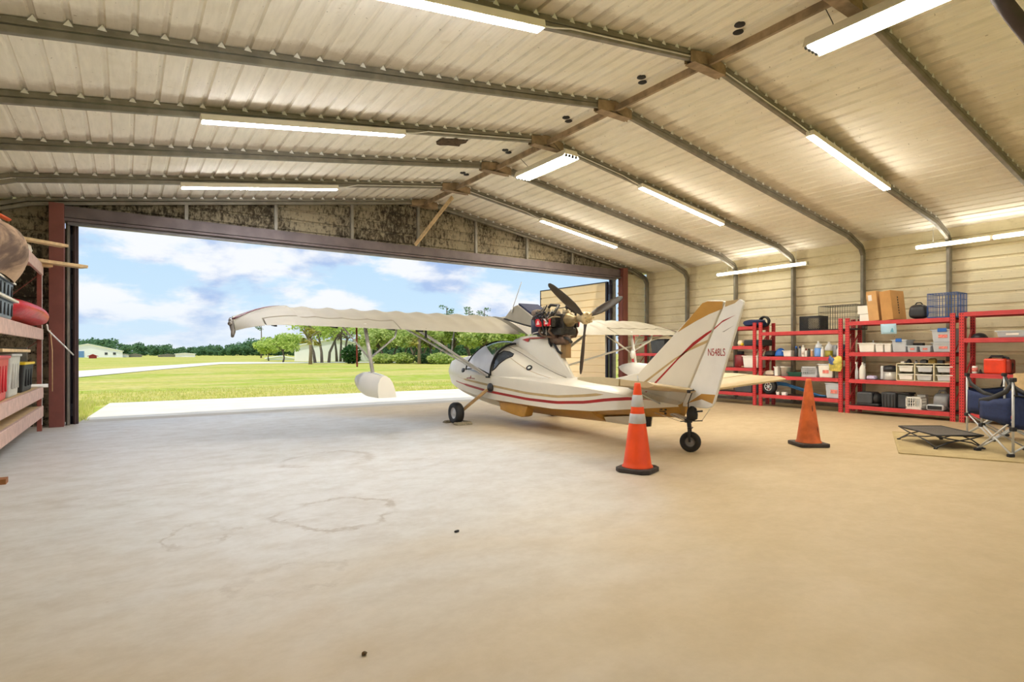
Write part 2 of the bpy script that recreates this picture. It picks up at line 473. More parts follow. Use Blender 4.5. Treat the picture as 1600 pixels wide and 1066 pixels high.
# ------------------------------------------------------------------ steel frames
FY = [2.8, 4.4, 6.0, 7.6, 9.2, 10.8, 12.36]
def rafter_path(dz):
    def zf(x): return zroof(x) - dz
    xk = 0.72
    return [(XL + .06 , 0.0), (XL + .06, zf(XL + xk) - .34), (XL + .16, zf(XL + xk) - .2), (XL + xk, zf(XL + xk)), (XM, zf(XM)), (XR - xk, zf(XR - xk)), (XR - .16, zf(XR - xk) - .2), (XR - .06, zf(XR - xk) - .34), (XR - .06, 0.0)]
for fy in FY:
    mb = MB()
    for dz, y, wd in ((0.038, fy, .06), (0.103, fy, .06)):
        pts = rafter_path(dz)
        inset = dz - 0.038
        for (xa, za), (xb, zb) in zip(pts[:-1], pts[1:]):
            ia = inset if xa < XM else -inset; ib = inset if xb < XM else -inset
            if abs(xa - XM) < 7: ia = 0
            if abs(xb - XM) < 7: ib = 0
            mb.bar((xa + ia, y, za), (xb + ib, y, zb), wd, wd, up=(0, 1, 0))
    beam = struct('roof_beam', mb, M_tube, bevel=0.008)
    g = MB()
    zt = ZR - 0.135
    for sg in (-1, 1):      # gusset plates at the ridge
        for yy in (fy - .045, fy + .045):
            g.add([(XM, yy, zt - .03), (XM + sg * .34, yy, zt - .08), (XM + sg * .34, yy, zt + .06), (XM, yy, zt + .12)], [(0, 1, 2, 3)])
    g.add([(XM - .3, fy - .07, zt - .075), (XM + .3, fy - .07, zt - .075), (XM + .3, fy + .07, zt - .075), (XM - .3, fy + .07, zt - .075)], [(0, 1, 2, 3)])
    o = g.build('gusset_plate', M_rust, beam, solid=0.008)
    cl = MB(); 
    for sgn in (-1, 1):
        s = 0.229 / 2
        while s < 7.0:
            x = XM + sgn * s; z = zroof(x)
            cl.add([(x - .034, fy - .036, z - .030), (x + .034, fy - .036, z - .030), (x, fy - .036, z + .024), (x - .034, fy - .030, z - .030), (x + .034, fy - .030, z - .030), (x, fy - .030, z + .024)],
                   [(0, 1, 2), (3, 5, 4), (0, 3, 4, 1), (1, 4, 5, 2), (2, 5, 3, 0)])
            s += 0.229
    o = cl.build('rib_triangle', M_triangle, beam); o['kind'] = 'stuff'  # small pale triangles where the roof ribs cross the frame
# ridge board
struct('beam_ridge', MB().span((XM - .02, 1.0, ZR - .175), (XM + .02, YF, ZR - .085)), M_rust)

# header over the door, short posts above it, columns
M_header = mat('weathered header steel', (104, 92, 92), 0.55, 0.2, var=0.2, scale=3)
hd = MB()
hd.span((DX0 - .12, YF - .16, DZ + .06), (DX1 + .2, YF + .02, DZ + .26))
hd.span((DX0 - .12, YF - .2, DZ), (DX1 + .2, YF + .10, DZ + .045))
struct('beam_door_header', hd, M_header, bevel=.006)
hd = MB().span((DX0 - .05, YF - .13, DZ - .055), (DX1 + .05, YF - .04, DZ - .005))
struct('trim_door_track', hd, mat('grey door track', (120, 116, 118), .5, .2))
for x in (0.95, 2.55, 4.15, 5.75, 7.35, 8.95, 10.55):
    struct('beam_gable_post', MB().span((x - .03, YF - .11, DZ + .26), (x + .03, YF - .05, zroof(x) - .12)), M_tube)
struct('beam_gable_brace', MB().bar((5.62, YF - .2, 3.80), (6.02, YF - 1.3, 4.74), .035, .08), M_wood)
for nm, x, top in (('column_left', -0.97, zroof(-.97)), ('column_right', 12.50, zroof(12.5))):
    c = MB()
    c.span((x - .10, YF - .28, 0), (x + .10, YF - .265, top - .13)); c.span((x - .10, YF - .10, 0), (x + .10, YF - .085, top - .13))
    c.span((x - .01, YF - .27, 0), (x + .01, YF - .09, top - .13))
    c.span((x - .10, YF - .24, 0), (x - .085, YF - .11, top - .13)); c.span((x + .085, YF - .24, 0), (x + .10, YF - .11, top - .13))
    struct(nm, c, M_column, bevel=.004)
# jamb flanges
struct('trim_jamb_left', MB().span((DX0 - .06, YF - .06, 0), (DX0 - .03, YF + .1, DZ)).span((DX0 - .09, YF + .06, 0), (DX0 - .03, YF + .08, DZ)), M_tube)
struct('trim_jamb_right', MB().span((DX1 + .06, YF - .06, 0), (DX1 + .09, YF + .1, DZ)).span((DX1 + .06, YF + .06, 0), (DX1 + .15, YF + .08, DZ)), M_tube)

# swung-open door leaves with hinge posts
M_doorskin = mat('tan door sheet', (232, 204, 158), 0.5, var=0.04, scale=1.5)
M_doordark = mat('dark door steel', (42, 38, 50), 0.45, 0.3, var=0.15)
def door_leaf(name, hx, hy, ang, L, label_edge):
    """hinged at (hx,hy); ribs run along the leaf"""
    A = Matrix.Translation((hx, hy, 0)) @ Matrix.Rotation(ang, 4, 'Z')
    mb = MB(A)
    P = ribs(DZ - .15, w=0.229, gw=.05, gt=.03, dep=.018)
    for y, sg in ((0.0, 1), (0.07, -1)):
        mb.grid(lambda i, j: Vector(((0.06, L)[j], y + sg * P[i][1], 0.06 + P[i][0])), len(P), 2, smooth=False)
    o = struct(name, mb, M_doorskin, fix=False)
    f = MB(A)
    f.span((0, -.01, .04), (.07, .08, DZ - .08)); f.span((L, -.01, .04), (L + .04, .08, DZ - .08))
    f.span((0, -.01, .04), (L, .08, .07)); f.span((0, -.01, DZ - .11), (L, .08, DZ - .08))
    f.build('leaf_frame', M_doordark, o, bevel=.004)
    p = MB()
    p.cyl((hx, hy - .07, 0), (hx, hy - .07, DZ - .02), .04)
    for z, k in ((.25, .22), (1.75, .16), (2.55, .16), (3.2, .30)): p.box((hx, hy - .07, z), (.10, .08, k))
    p.build('hinge_post', M_doordark, o, bevel=.006)
    return o
door_leaf('door_1', DX1 - .02, YF + .14, math.radians(92.5), 3.15, '')
door_leaf('door_2', DX0 - .035, YF + .22, math.radians(172), 3.15, '')
struct('trim_door_edge', MB().span((DX0 + .005, YF + .10, 0), (DX0 + .085, YF + .16, DZ)).span((DX0 + .035, YF + .02, 0), (DX0 + .045, YF + .16, DZ)), mat('dark brown door edge', (74, 52, 50), .5))

# ------------------------------------------------------------------ outside ground
M_apron = mat('pale concrete apron', (226, 220, 208), 0.8, var=0.06, scale=1.2)
struct('ground_apron', MB().prism([(-0.72, YF + .24), (12.9, YF + .24), (12.9, 17.5), (-0.34, 17.55)], 'XY', -.3, -.012), M_apron)
struct('ground_strip', MB().prism([(-1.1, YF + .25), (13.2, YF + .25), (13.2, YF + .8), (-1.0, YF + .8)], 'XY', -.2, -.003), mat('grey concrete strip', (186, 176, 160), 0.8, var=0.08, scale=2))  # flat grey strip between the floor slab and the pale apron
m, t, b, vec = newmat('field grass')
sp = m.node_tree.nodes.new('ShaderNodeSeparateXYZ'); t.l(vec, sp.inputs[0])
a1 = t.noise(t.mapping(vec, (0.35, 1.5, 1), rot=(0, 0, .12)), 0.13, 6, 0.62, 0.4); a2 = t.noise(vec, 0.9, 6, 0.7); a3 = t.noise(vec, 2.6, 8, 0.8)
c = t.mix(t.ramp(a1, 0.42, 0.56), lin((170, 186, 64)), lin((208, 196, 106)))
c = t.mix(t.ramp(a2, 0.42, 0.68, 0, 0.6), c, lin((214, 198, 132)))
c = t.mix(t.ramp(a3, 0.46, 0.62, 0, 0.55), c, lin((140, 152, 58)))
c = t.mix(t.ramp(t.noise(t.mapping(vec, (0.5, 1.2, 1), (7, 3, 0)), 0.5, 8, 0.75), 0.52, 0.64, 0, 0.7), c, lin((222, 206, 146)))
t.l(c, b.inputs['Base Color']); b.inputs['Roughness'].default_value = 0.95; b.inputs['Specular IOR Level'].default_value = 0.1
M_grass = m
g = MB(); g.add([(-700, -300, -.06), (1000, -300, -.06), (1000, 1200, -.06), (-700, 1200, -.06)], [(0, 1, 2, 3)])
struct('ground_field', g, M_grass, fix=False)
p = [onZ(100, 591, -.03), onZ(118, 590, -.03), onZ(250, 577.5, -.03), onZ(345, 569, -.03), onZ(500, 567.2, -.03), onZ(640, 566.6, -.03), onZ(640, 565.4, -.03), onZ(500, 565.6, -.03), onZ(345, 565.9, -.03), onZ(250, 571.5, -.03), onZ(118, 580, -.03), onZ(100, 581, -.03)]
struct('path_taxiway', MB().add(p, [list(range(12))], 0), mat('pale taxiway', (236, 230, 216), 0.85, var=0.05, scale=.4), solid=.01)
# ================================================================== amphibious aircraft (world coordinates, axis x = AX, nose towards +y)
AX = 5.93
PL = thing('amphibious_aircraft', 'cream high-wing flying-boat aircraft with rear-facing propeller, parked nose towards the open hangar door', 'aircraft', (AX, 8.8, 0))

def lerp(a, b, t): return a + (b - a) * t
def interp(tab, y):
    """tab: rows (y, ...) descending in y"""
    if y >= tab[0][0]: return tab[0][1:]
    for r0, r1 in zip(tab[:-1], tab[1:]):
        if r1[0] <= y <= r0[0]:
            t = (r0[0] - y) / (r0[0] - r1[0])
            return [lerp(a, b, t) for a, b in zip(r0[1:], r1[1:])]
    return tab[-1][1:]

# ---- hull ----
HT = [  # y, keel z, chine half-width, chine z, sheer half-width, sheer z, deck half-width, deck z
    (10.76, .66, .10, .72, .14, .86, .10, .94),
    (10.72, .57, .17, .68, .23, .87, .17, 1.01),
    (10.55, .47, .27, .64, .34, .875, .26, 1.08),
    (10.2, .37, .39, .59, .45, .87, .33, 1.14),
    (9.8, .30, .46, .54, .51, .86, .36, 1.13),
    (9.4, .25, .50, .49, .54, .85, .44, 1.02),
    (8.9, .215, .52, .45, .555, .845, .48, .90),
    (8.5, .205, .52, .42, .555, .84, .48, .88),
    (7.5, .20, .50, .40, .53, .81, .44, .85),
    (6.9, .21, .46, .385, .49, .78, .38, .82),
    (6.12, .225, .38, .41, .42, .735, .30, .77),
    (6.1, .31, .38, .41, .42, .735, .30, .77),
    (5.4, .37, .26, .49, .29, .665, .18, .69),
    (4.75, .42, .10, .565, .12, .585, .05, .60)]
REDZ = [(10.9, .74), (10.2, .71), (9.62, .65), (8.62, .56), (7.49, .497), (6.79, .489), (6.2, .533), (5.79, .596), (5.36, .64), (4.7, .645)]
TANZ = [(10.9, .82), (9.9, .79), (9.62, .75), (8.62, .675), (7.49, .594), (6.79, .58), (6.2, .63), (5.9, .665), (4.7, .68)]
ys = []
y = 10.76
while y > 4.76:
    ys.append(y); y -= 0.06 if y > 10.4 else 0.13
ys = sorted(set([round(q, 4) for q in ys] + [6.12, 6.1, 4.75]), reverse=True)
secs = []
for y in ys:
    zk, hc, zc, hs, zs, ht, zt = interp(HT, y)
    zr = interp(REDZ, y)[0]; zn = interp(TANZ, y)[0]
    rt = .022 if 5.2 < y < 9.6 else .010
    tt = .020 if 5.95 < y < 9.5 else .002
    def side(z): z = max(zc + .002, min(zs - .002, z)); return (lerp(hc, hs, (z - zc) / (zs - zc)), z)
    pts = [(0, zk), (hc * .55, lerp(zk, zc, .45)), (hc, zc)]
    lo = max(zr - rt, zc + .003); hi = max(zr + rt, zc + .006)
    pts += [side(lo), side(hi), side(zn - tt), side(zn + tt)]
    pts += [(hs, zs), (lerp(hs, ht, .55), lerp(zs, zt, .7)), (ht, zt), (0, zt + .035)]
    ring = [(AX - x, y, z) for x, z in pts] + [(AX + x, y, z) for x, z in pts[-2:0:-1]]
    secs.append(ring)
NP = len(secs[0])
def hmat(i, j):
    y = ys[i]; jj = j if j < 10 else NP - 1 - j
    if jj in (0, 1): return 1 if y < 8.46 else 0
    if jj == 3 and 5.05 < y < 10.1: return 2
    if jj == 5 and 5.95 < y < 9.9: return 3
    return 0
hb = MB()
hb.grid(lambda i, j: secs[i][j], len(secs), NP, smooth=True, cv=True, mf=hmat)
hb.f.append(list(range(NP))); hb.m.append(0); hb.s.append(False)
o = len(hb.v) - NP
hb.f.append([o + j for j in range(NP)]); hb.m.append(1); hb.s.append(False)
M_tanline = mat('tan pinstripe', (186, 158, 108), 0.35)
hull = hb.build('hull', [M_cream, M_gold, M_red, M_tanline], PL)
md = hull.modifiers.new('es', 'EDGE_SPLIT'); md.split_angle = math.radians(32)
# aft keel box behind the step, open at its rear end
k = MB()
k.add([(AX - .12, 6.1, .31), (AX + .12, 6.1, .31), (AX + .10, 5.36, .40), (AX - .10, 5.36, .40), (AX - .07, 6.1, .235), (AX + .07, 6.1, .235), (AX + .07, 5.36, .235), (AX - .07, 5.36, .235)],
      [(0, 1, 5, 4), (0, 4, 7, 3), (1, 2, 6, 5), (4, 5, 6, 7)], 0)
k.add([(AX - .10, 5.38, .40), (AX + .10, 5.38, .40), (AX + .07, 5.38, .235), (AX - .07, 5.38, .235)], [(0, 1, 2, 3)], 1)
k.build('afterbody_keel', [M_cream, M_black], hull)
# wheel well fairings under the chine
for sx in (-1, 1):
    k = MB()
    pr = [(8.42, .42), (8.37, .25), (8.05, .205), (7.72, .175), (7.63, .20), (7.55, .37)]
    k.prism(pr, 'YZ', AX + sx * .30, AX + sx * .46, 0)
    k.build('gear_fairing', M_gold, hull, bevel=.012)
k = MB(); k.cyl((AX - .53, 8.52, .655), (AX - .585, 8.52, .655), .075, .06, 16); k.ball((AX - .59, 8.52, .655), (.02, .035, .05), 10)
# landing gear
def gear(sx):
    wx, wy = AX + sx * 1.10, 8.82
    p = MB(); p.lathe([(.0, -.03), (.06, -.03), (.08, -.015), (.08, .015), (.06, .03), (0, .03)], (AX + sx * .555, 8.55, .635), 'X', 18)
    pivot = p.build('gear_pivot', M_blackp, PL)
    l = MB(); l.bar((AX + sx * .60, 8.58, .60), (wx - sx * .07, wy, .19), .09, .055)
    leg = l.build('gear_leg', mat('tan gear leg', (178, 142, 92), .4), PL, bevel=.012)
    r = .19
    tprof = [(.10, -.06), (.14, -.075), (.175, -.068), (r, -.035), (r, .035), (.175, .068), (.14, .075), (.10, .06), (.10, -.06)]
    wv = MB(); wv.lathe(tprof, (wx, wy, r), 'X', 28, caps=False)
    wheel = wv.build('main_wheel', M_black, PL)
    h = MB(); h.lathe([(0, -.045), (.035, -.05), (.05, -.03), (.09, -.035), (.105, -.062), (.105, .062), (.09, .035), (.05, .03), (.035, .05), (0, .045)], (wx, wy, r), 'X', 20)
    h.build('wheel_rim', M_alu, wheel)
    if sx < 0:
        pass
gear(-1); gear(1)
# tail wheel group
tw = Vector((5.89, 4.62, .13))
p = MB(Matrix.Translation(tw) @ Matrix.Rotation(math.radians(28), 4, 'Z'))
p.lathe([(.06, -.03), (.09, -.042), (.118, -.038), (.13, -.018), (.13, .018), (.118, .038), (.09, .042), (.06, .03), (.06, -.03)], (0, 0, 0), 'X', 24, caps=False)
tl = p.build('tail_wheel', M_black, PL)
p = MB(Matrix.Translation(tw) @ Matrix.Rotation(math.radians(28), 4, 'Z'))
p.lathe([(0, -.03), (.025, -.035), (.03, -.012), (.055, -.014), (.066, -.034), (.066, .034), (.055, .014), (.03, .012), (.025, .035), (0, .03)], (0, 0, 0), 'X', 18)
p.build('wheel_rim', M_greyp, tl)
p = MB()
A = Matrix.Translation(tw) @ Matrix.Rotation(math.radians(28), 4, 'Z')
for s_ in (-1, 1): p.bar(A @ Vector((s_ * .055, 0, 0)), A @ Vector((s_ * .055, .01, .17)), .014, .03)
p.box(tw + Vector((0, 0, .175)), (.13, .05, .016), rz=math.radians(28))
p.cyl(tw + Vector((0, .01, .17)), tw + Vector((.0, .03, .30)), .028); p.cyl(tw + Vector((0, .03, .24)), tw + Vector((0, .03, .285)), .05)
p.bar(tw + Vector((-.12, .06, .26)), tw + Vector((.16, -.06, .26)), .02, .012)
p.build('tail_wheel_fork', M_blackp, PL, bevel=.003)
p = MB()
p.tube([tw + Vector((0, .03, .28)), tw + Vector((-.02, .12, .31)), tw + Vector((-.01, .25, .335)), tw + Vector((.0, .42, .34))], .02, 8)
for q in (-.03, .03): p.tube([tw + Vector((q, .02, .26)), tw + Vector((q * 1.5, .2, .30)), (AX + q, 4.95, .44)], .008, 6)
p.tube([tw + Vector((.15, -.06, .26)), tw + Vector((.18, -.16, .42))], .004, 6); p.tube([tw + Vector((-.12, .06, .26)), (AX - .10, 5.25, .47)], .004, 6)
p.build('tail_spring', M_steel, PL)
p = MB(); p.lathe([(.03, 0), (.065, .02), (.07, .08), (.055, .15), (.02, .18)], (5.90, 4.60, .40), 'Z', 14)
p.build('steering_boot', M_black, PL)
p = MB(); p.tube([(5.9, 4.66, .44), (5.9, 4.66, .62), (5.86, 4.55, .80)], .007, 6); p.tube([(5.9, 4.66, .50), (5.86, 4.42, .535)], .012, 6)
p.build('control_rod', M_blackp, PL)
p = MB(); 
for (a, b_, c_, d_) in ((4.99, .515, .03, .012), (4.97, .49, .10, .012), (4.93, .465, .025, .02), (4.93, .515, .02, .02)):
    p.span((AX - .205 + (5.05 - a) * .6, a - c_ / 2, b_ - d_ / 2), (AX - .15, a + c_ / 2, b_ + d_ / 2))
p.build('stern_placard', M_black, PL)

# ---- cabin hump behind the canopy, canopy, pylon ----
CT = [(8.62, .545, .845, 1.40), (8.45, .54, .84, 1.41), (8.0, .51, .825, 1.27), (7.6, .44, .815, 1.10), (7.2, .28, .80, .935), (6.86, .05, .785, .80)]
def arch(y, th, grow=0.0, tab=CT, pw=0.85):
    h, z0, zt = interp(tab, y)
    c_, s_ = math.cos(th), math.sin(th)
    x = -(h + grow) * math.copysign(abs(c_) ** pw, c_); z = z0 + (zt - z0 + grow) * abs(s_) ** pw
    return Vector((AX + x, y, z))
cb = MB(); n = 22
yy = [8.62 - i * .08 for i in range(23)]
cb.grid(lambda i, j: arch(yy[i], PI * j / 20), len(yy), 21)
cabin = cb.build('cabin_deck', M_cream, PL)
q = MB(); W = [(8.50, .12), (8.49, .40), (8.46, .68), (8.39, .88), (8.25, .95), (8.13, .93), (8.11, .82), (8.2, .64), (8.33, .38), (8.42, .2)]
def fan(mb, W, g, m=0):
    cy = sum(a for a, b in W) / len(W); ct = sum(b for a, b in W) / len(W)
    rings = []
    for s in (1, .75, .5, .25): rings.append([arch(lerp(cy, a, s), lerp(ct, b_, s), g) for a, b_ in W])
    o = len(mb.v); k = len(W)
    mb.add([p for r_ in rings for p in r_] + [arch(cy, ct, g)], [], m)
    for i in range(3):
        for j in range(k): mb.f.append([o + i * k + j, o + i * k + (j + 1) % k, o + (i + 1) * k + (j + 1) % k, o + (i + 1) * k + j]); mb.m.append(m); mb.s.append(True)
    for j in range(k): mb.f.append([o + 3 * k + j, o + 3 * k + (j + 1) % k, o + 4 * k]); mb.m.append(m); mb.s.append(True)
M_wglass = mat('dark window glass', (70, 76, 84), 0.06, var=0.2, scale=9, spec=0.8)
fan(q, W, .006); q.build('quarter_window', M_wglass, cabin)
q = MB(); q.tube([arch(a, b_, .008) for a, b_ in W], .011, 6, closed=True); q.build('window_seal', M_black, cabin)
va = (arch(7.62, .68) - arch(7.62, .58)).cross(arch(7.58, .63) - arch(7.66, .63)).normalized(); va = va if va.x < 0 else -va
VM = Matrix.Translation(arch(7.62, .63) + va * .006) @ va.to_track_quat('Z', 'Y').to_matrix().to_4x4()
q = MB(VM); q.torus((0, 0, 0), .042, .014, 'Z', 20, 8); q.build('vent_ring', M_black, cabin)
q = MB(VM); q.ball((0, 0, 0), (.034, .034, .008), 12); q.build('vent_cap', M_white, cabin)
q = MB(); q.tube([arch(8.3 - .1 * i, .80 - .045 * i, .002) for i in range(13)], .004, 5); q.build('panel_seam', M_tanline, cabin)
q = MB(); q.tube([arch(8.46 - .079 * i, 1.18 - .006 * i, .003) for i in range(20)], .005, 5); q.build('cowl_seam', mat('grey seam', (128, 118, 100), .5), cabin)
# canopy glass between two arches
def cano(t_, th):
    c_, s_ = math.cos(th), math.sin(th)
    h = lerp(.545, .50, t_); z0 = lerp(.85, .93, t_); zt = lerp(1.42, 1.475, t_) + .02 * math.sin(PI * t_)
    yb = lerp(8.56, 9.52, t_); yt = lerp(8.46, 8.98, t_)
    return Vector((AX - h * math.copysign(abs(c_) ** .8, c_), lerp(yb, yt, abs(s_) ** 1.3), z0 + (zt - z0) * abs(s_) ** .85))
m, t, b, vec = newmat('canopy acrylic')
gl = m.node_tree.nodes.new('ShaderNodeBsdfGlossy'); gl.inputs['Roughness'].default_value = .03
tr = m.node_tree.nodes.new('ShaderNodeBsdfTransparent'); tr.inputs['Color'].default_value = (.82, .90, .97, 1)
lw = m.node_tree.nodes.new('ShaderNodeLayerWeight'); lw.inputs['Blend'].default_value = .35
mx = m.node_tree.nodes.new('ShaderNodeMixShader'); t.l(t.math('ADD', t.math('MULTIPLY', lw.outputs['Fresnel'], .75), .10), mx.inputs[0])
t.l(tr.outputs[0], mx.inputs[1]); t.l(gl.outputs[0], mx.inputs[2]); t.l(mx.outputs[0], m.node_tree.nodes['Material Output'].inputs[0])
M_acryl = m
q = MB(); q.grid(lambda i, j: cano(i / 10, PI * j / 24), 11, 25); canopy = q.build('canopy', M_acryl, PL)
for sgn in (0, 1):
    q = MB()
    def sh(i, j):
        t_ = .04 + .92 * i / 8; th = .03 + lerp(.50, .95, t_) * j / 8; p_ = cano(t_, PI - th if sgn else th); c_ = Vector((AX, p_.y, .95)); return p_ + (p_ - c_).normalized() * .006
    q.grid(sh, 9, 9); q.build('canopy_side', mat('pale lavender canopy layer', (243, 243, 250), .15, var=.03, coat=.3), canopy)  # opaque pale layer over the lower canopy glass
q = MB(); q.tube([cano(1, PI * j / 30) for j in range(31)], .016, 8); q.build('canopy_bow', M_black, canopy)
q = MB(); q.tube([cano(0, PI * j / 30) for j in range(31)], .020, 8); q.build('canopy_bow', M_black, canopy)
for th_ in ((.02, .10), (PI - .02, PI - .10)):
    q = MB(); q.tube([cano(.05, th_[0]), cano(.5, th_[1]), cano(.95, th_[0])], .012, 6); q.build('canopy_rail', M_black, canopy)
# cockpit: white inner coaming, seats, panel
q = MB(); q.grid(lambda i, j: Vector((AX - .46 + .92 * j / 8, 9.45 - .75 * i / 6, .97 + .24 * math.sin(PI * j / 8) * (1 - .25 * i / 6) + .05 * math.sin(PI * i / 6))), 7, 9); q.build('cockpit_cover', M_white, PL)
for sx in (-.22, .22):
    q = MB(); q.box((AX + sx, 8.52, 1.02), (.36, .10, .42)); q.box((AX + sx, 8.52, 1.27), (.22, .09, .12)); q.build('seat_back', M_blackp, PL, bevel=.03)
# white nose hatch
q = MB(); q.ball((AX, 10.0, 1.03), (.36, .45, .17), 20, z0=0.0); q.build('nose_deck', M_white, PL)
q = MB(); q.lathe([(.0, -.02), (.06, -.01), (.06, .03), (.04, .05)], (AX - .5, 9.62, .90), 'X', 14); q.build('air_scoop', M_blackp, PL)
# pylon
PP = [(8.72, 1.36, 1.42), (8.5, 1.34, 1.50), (8.25, 1.2, 1.545), (7.9, 1.05, 1.56), (7.6, .92, 1.55), (7.44, .86, 1.50), (7.3, .83, 1.30), (7.15, .80, 1.12), (7.0, .78, .95), (6.86, .76, .80)]
q = MB()
def pyl(i, j):
    y, z0, z1 = PP[i]; th = [0, .07, .11, .13, .13, .11, .085, .065, .045, .02][i]
    s = 1 if j < 6 else -1; jj = j if j < 6 else 11 - j
    return Vector((AX - s * th * (1 - .25 * (jj / 5)), y, lerp(z0, z1, jj / 5)))
q.grid(pyl, len(PP), 12, cv=True)
py = q.build('engine_pylon', M_cream, PL)
q = MB(); zed = 1.50
q.add([(AX - .122, 8.18, zed - .01), (AX - .124, 7.94, zed + .02), (AX - .124, 7.99, zed - .055)], [(0, 1, 2)]); q.add([(AX - .124, 7.94, zed + .022), (AX - .118, 7.5, zed + .02), (AX - .118, 7.5, zed), (AX - .124, 7.94, zed)], [(0, 1, 2, 3)])
q.build('pylon_arrow', M_red, py, solid=.004)

# ---- wing ----
HS = 4.70
LE0, ZL0, TE0, ZT0 = 9.64, 1.90, 8.28, 1.585
def foil(c):
    up = .62 * math.sqrt(c) * (1 - c) * .155 / .23 * .72 + .03 * c * (1 - c); lo = -.055 * math.sqrt(c) * (1 - c)
    return up * 1.38, lo * 1.38
def wpt(x, c, side, sag=True):
    """x: offset from the axis (signed); c chord fraction from the leading edge; side +1 upper"""
    ax = abs(x); tip = max(0.0, (ax - 3.85) / .85); k = tip ** 1.8
    le = LE0 - .85 * k; te = TE0 + .18 * tip ** 3
    zl = ZL0 - .10 * k - .04 * tip; zt = ZT0 + (.015 * ax) - .10 * tip ** 3
    up, lo = foil(c); th = (1 - .80 * tip ** 1.5)
    if sag and tip == 0:
        r_ = (ax % .40) / .40; sg = math.sin(PI * r_) * .028
        up = up * (1 - sg * 7) if c > .02 else up
    z = lerp(zl, zt, c) + (up if side > 0 else lo) * th
    return Vector((AX + x, lerp(le, te, c), z))
cs_full = [0, .01, .03, .07, .13, .2, .3, .42, .55, .68, .76, .86, .94, 1.0]
def wing_part(mb, x0, x1, c1, nx, c0=0.0):
    cs = [c for c in cs_full if c0 < c < c1] + [c1]
    if c0 == 0: cs = [0] + cs
    else: cs = [c0] + cs
    def P(i, j):
        x = lerp(x0, x1, i / (nx - 1))
        if j < len(cs): return wpt(x, cs[::-1][j], 1)
        return wpt(x, cs[j - len(cs)], -1)
    nv = 2 * len(cs); o = len(mb.v)
    mb.grid(P, nx, nv, cv=True)
    mb.f.append([o + j for j in range(nv)][::-1]); mb.m.append(0); mb.s.append(False)
    mb.f.append([o + (nx - 1) * nv + j for j in range(nv)]); mb.m.append(0); mb.s.append(False)
AI, AO = 2.36, 4.35
for sx in (-1, 1):
    q = MB()
    wing_part(q, sx * .08 if sx > 0 else -.08, sx * AI, 1.0, 59)
    wing_part(q, sx * AI, sx * AO, .745, 55)
    wing_part(q, sx * AO, sx * HS, 1.0, 12)
    wg = q.build('wing', M_fabric, PL)
    md = wg.modifiers.new('es', 'EDGE_SPLIT'); md.split_angle = math.radians(50)
    q = MB(); wing_part(q, sx * (AI + .02), sx * (AO - .02), 1.0, 30, .775)
    al = q.build('aileron', M_fabric, wg)
    al_mod = al.modifiers.new('es', 'EDGE_SPLIT'); al_mod.split_angle = math.radians(50)
    for xx in (2.45, 3.35, 4.2):
        q = MB(); q.bar(wpt(sx * xx, .97, -1) + Vector((0, .05, -.01)), wpt(sx * xx, .72, -1) + Vector((0, 0, -.03)), .03, .03); q.build('aileron_hinge', M_black, wg)
    # tip: dark red and grey bands with a drooped edge
    q = MB(); q.tube([wpt(sx * (3.95 + .075 * i), .14 + .02 * i, 1, False) + Vector((0, 0, .004)) for i in range(11)], .035, 8, flat=.15); q.build('tip_band', mat('maroon band', (108, 56, 66), .4), wg)
    q = MB(); q.tube([wpt(sx * HS, c_, 1) + Vector((sx * (.02 + .02 * (c_ > .9)), 0, -.03 - .05 * c_)) for c_ in (.02, .2, .4, .6, .8, 1.0)], [.02, .035, .04, .035, .03, .02], 8)
    q.ball(wpt(sx * HS, .55, 1) + Vector((sx * .05, 0, -.02)), (.03, .05, .03), 10)
    q.build('wing_tip', mat('grey wing tip', (120, 112, 104), .4), wg)
# fuel/centre cap
# ---- lift struts ----
def strut(a, b_, w=.075, m=M_alu, name='lift_strut'):
    q = MB(); q.bar(a, b_, w, .032, up=(0, 0, 1)); return q.build(name, m, PL, bevel=.012)
strut((AX - .55, 8.62, .835), (3.96, 8.52, 1.63), m=M_alu); strut((AX - .55, 8.72, .845), (3.98, 9.25, 1.72), m=M_alu)
M_strutw = mat('pale strut', (206, 200, 186), .4, var=.05)
strut((AX + .55, 8.62, .835), (10.1, 8.45, 1.68), m=M_strutw); strut((AX + .55, 8.72, .845), (8.35, 9.15, 1.75), m=M_strutw)
q = MB(); q.box((AX - .55, 8.62, .835), (.06, .12, .06)); q.build('strut_fitting', M_black, PL, bevel=.01)
q = MB(); q.box((3.95, 8.45, 1.63), (.10, .09, .06)); q.box((4.02, 8.36, 1.57), (.03, .03, .16)); q.build('strut_fitting', M_black, PL, bevel=.005)
for pts_ in ([(4.62, 8.6, 1.28), (4.95, 9.1, 1.70)], [(8.2, 8.55, 1.22), (8.35, 8.7, 1.62)]):
    q = MB(); q.tube(pts_, .012, 6); q.build('jury_strut', M_alu, PL)
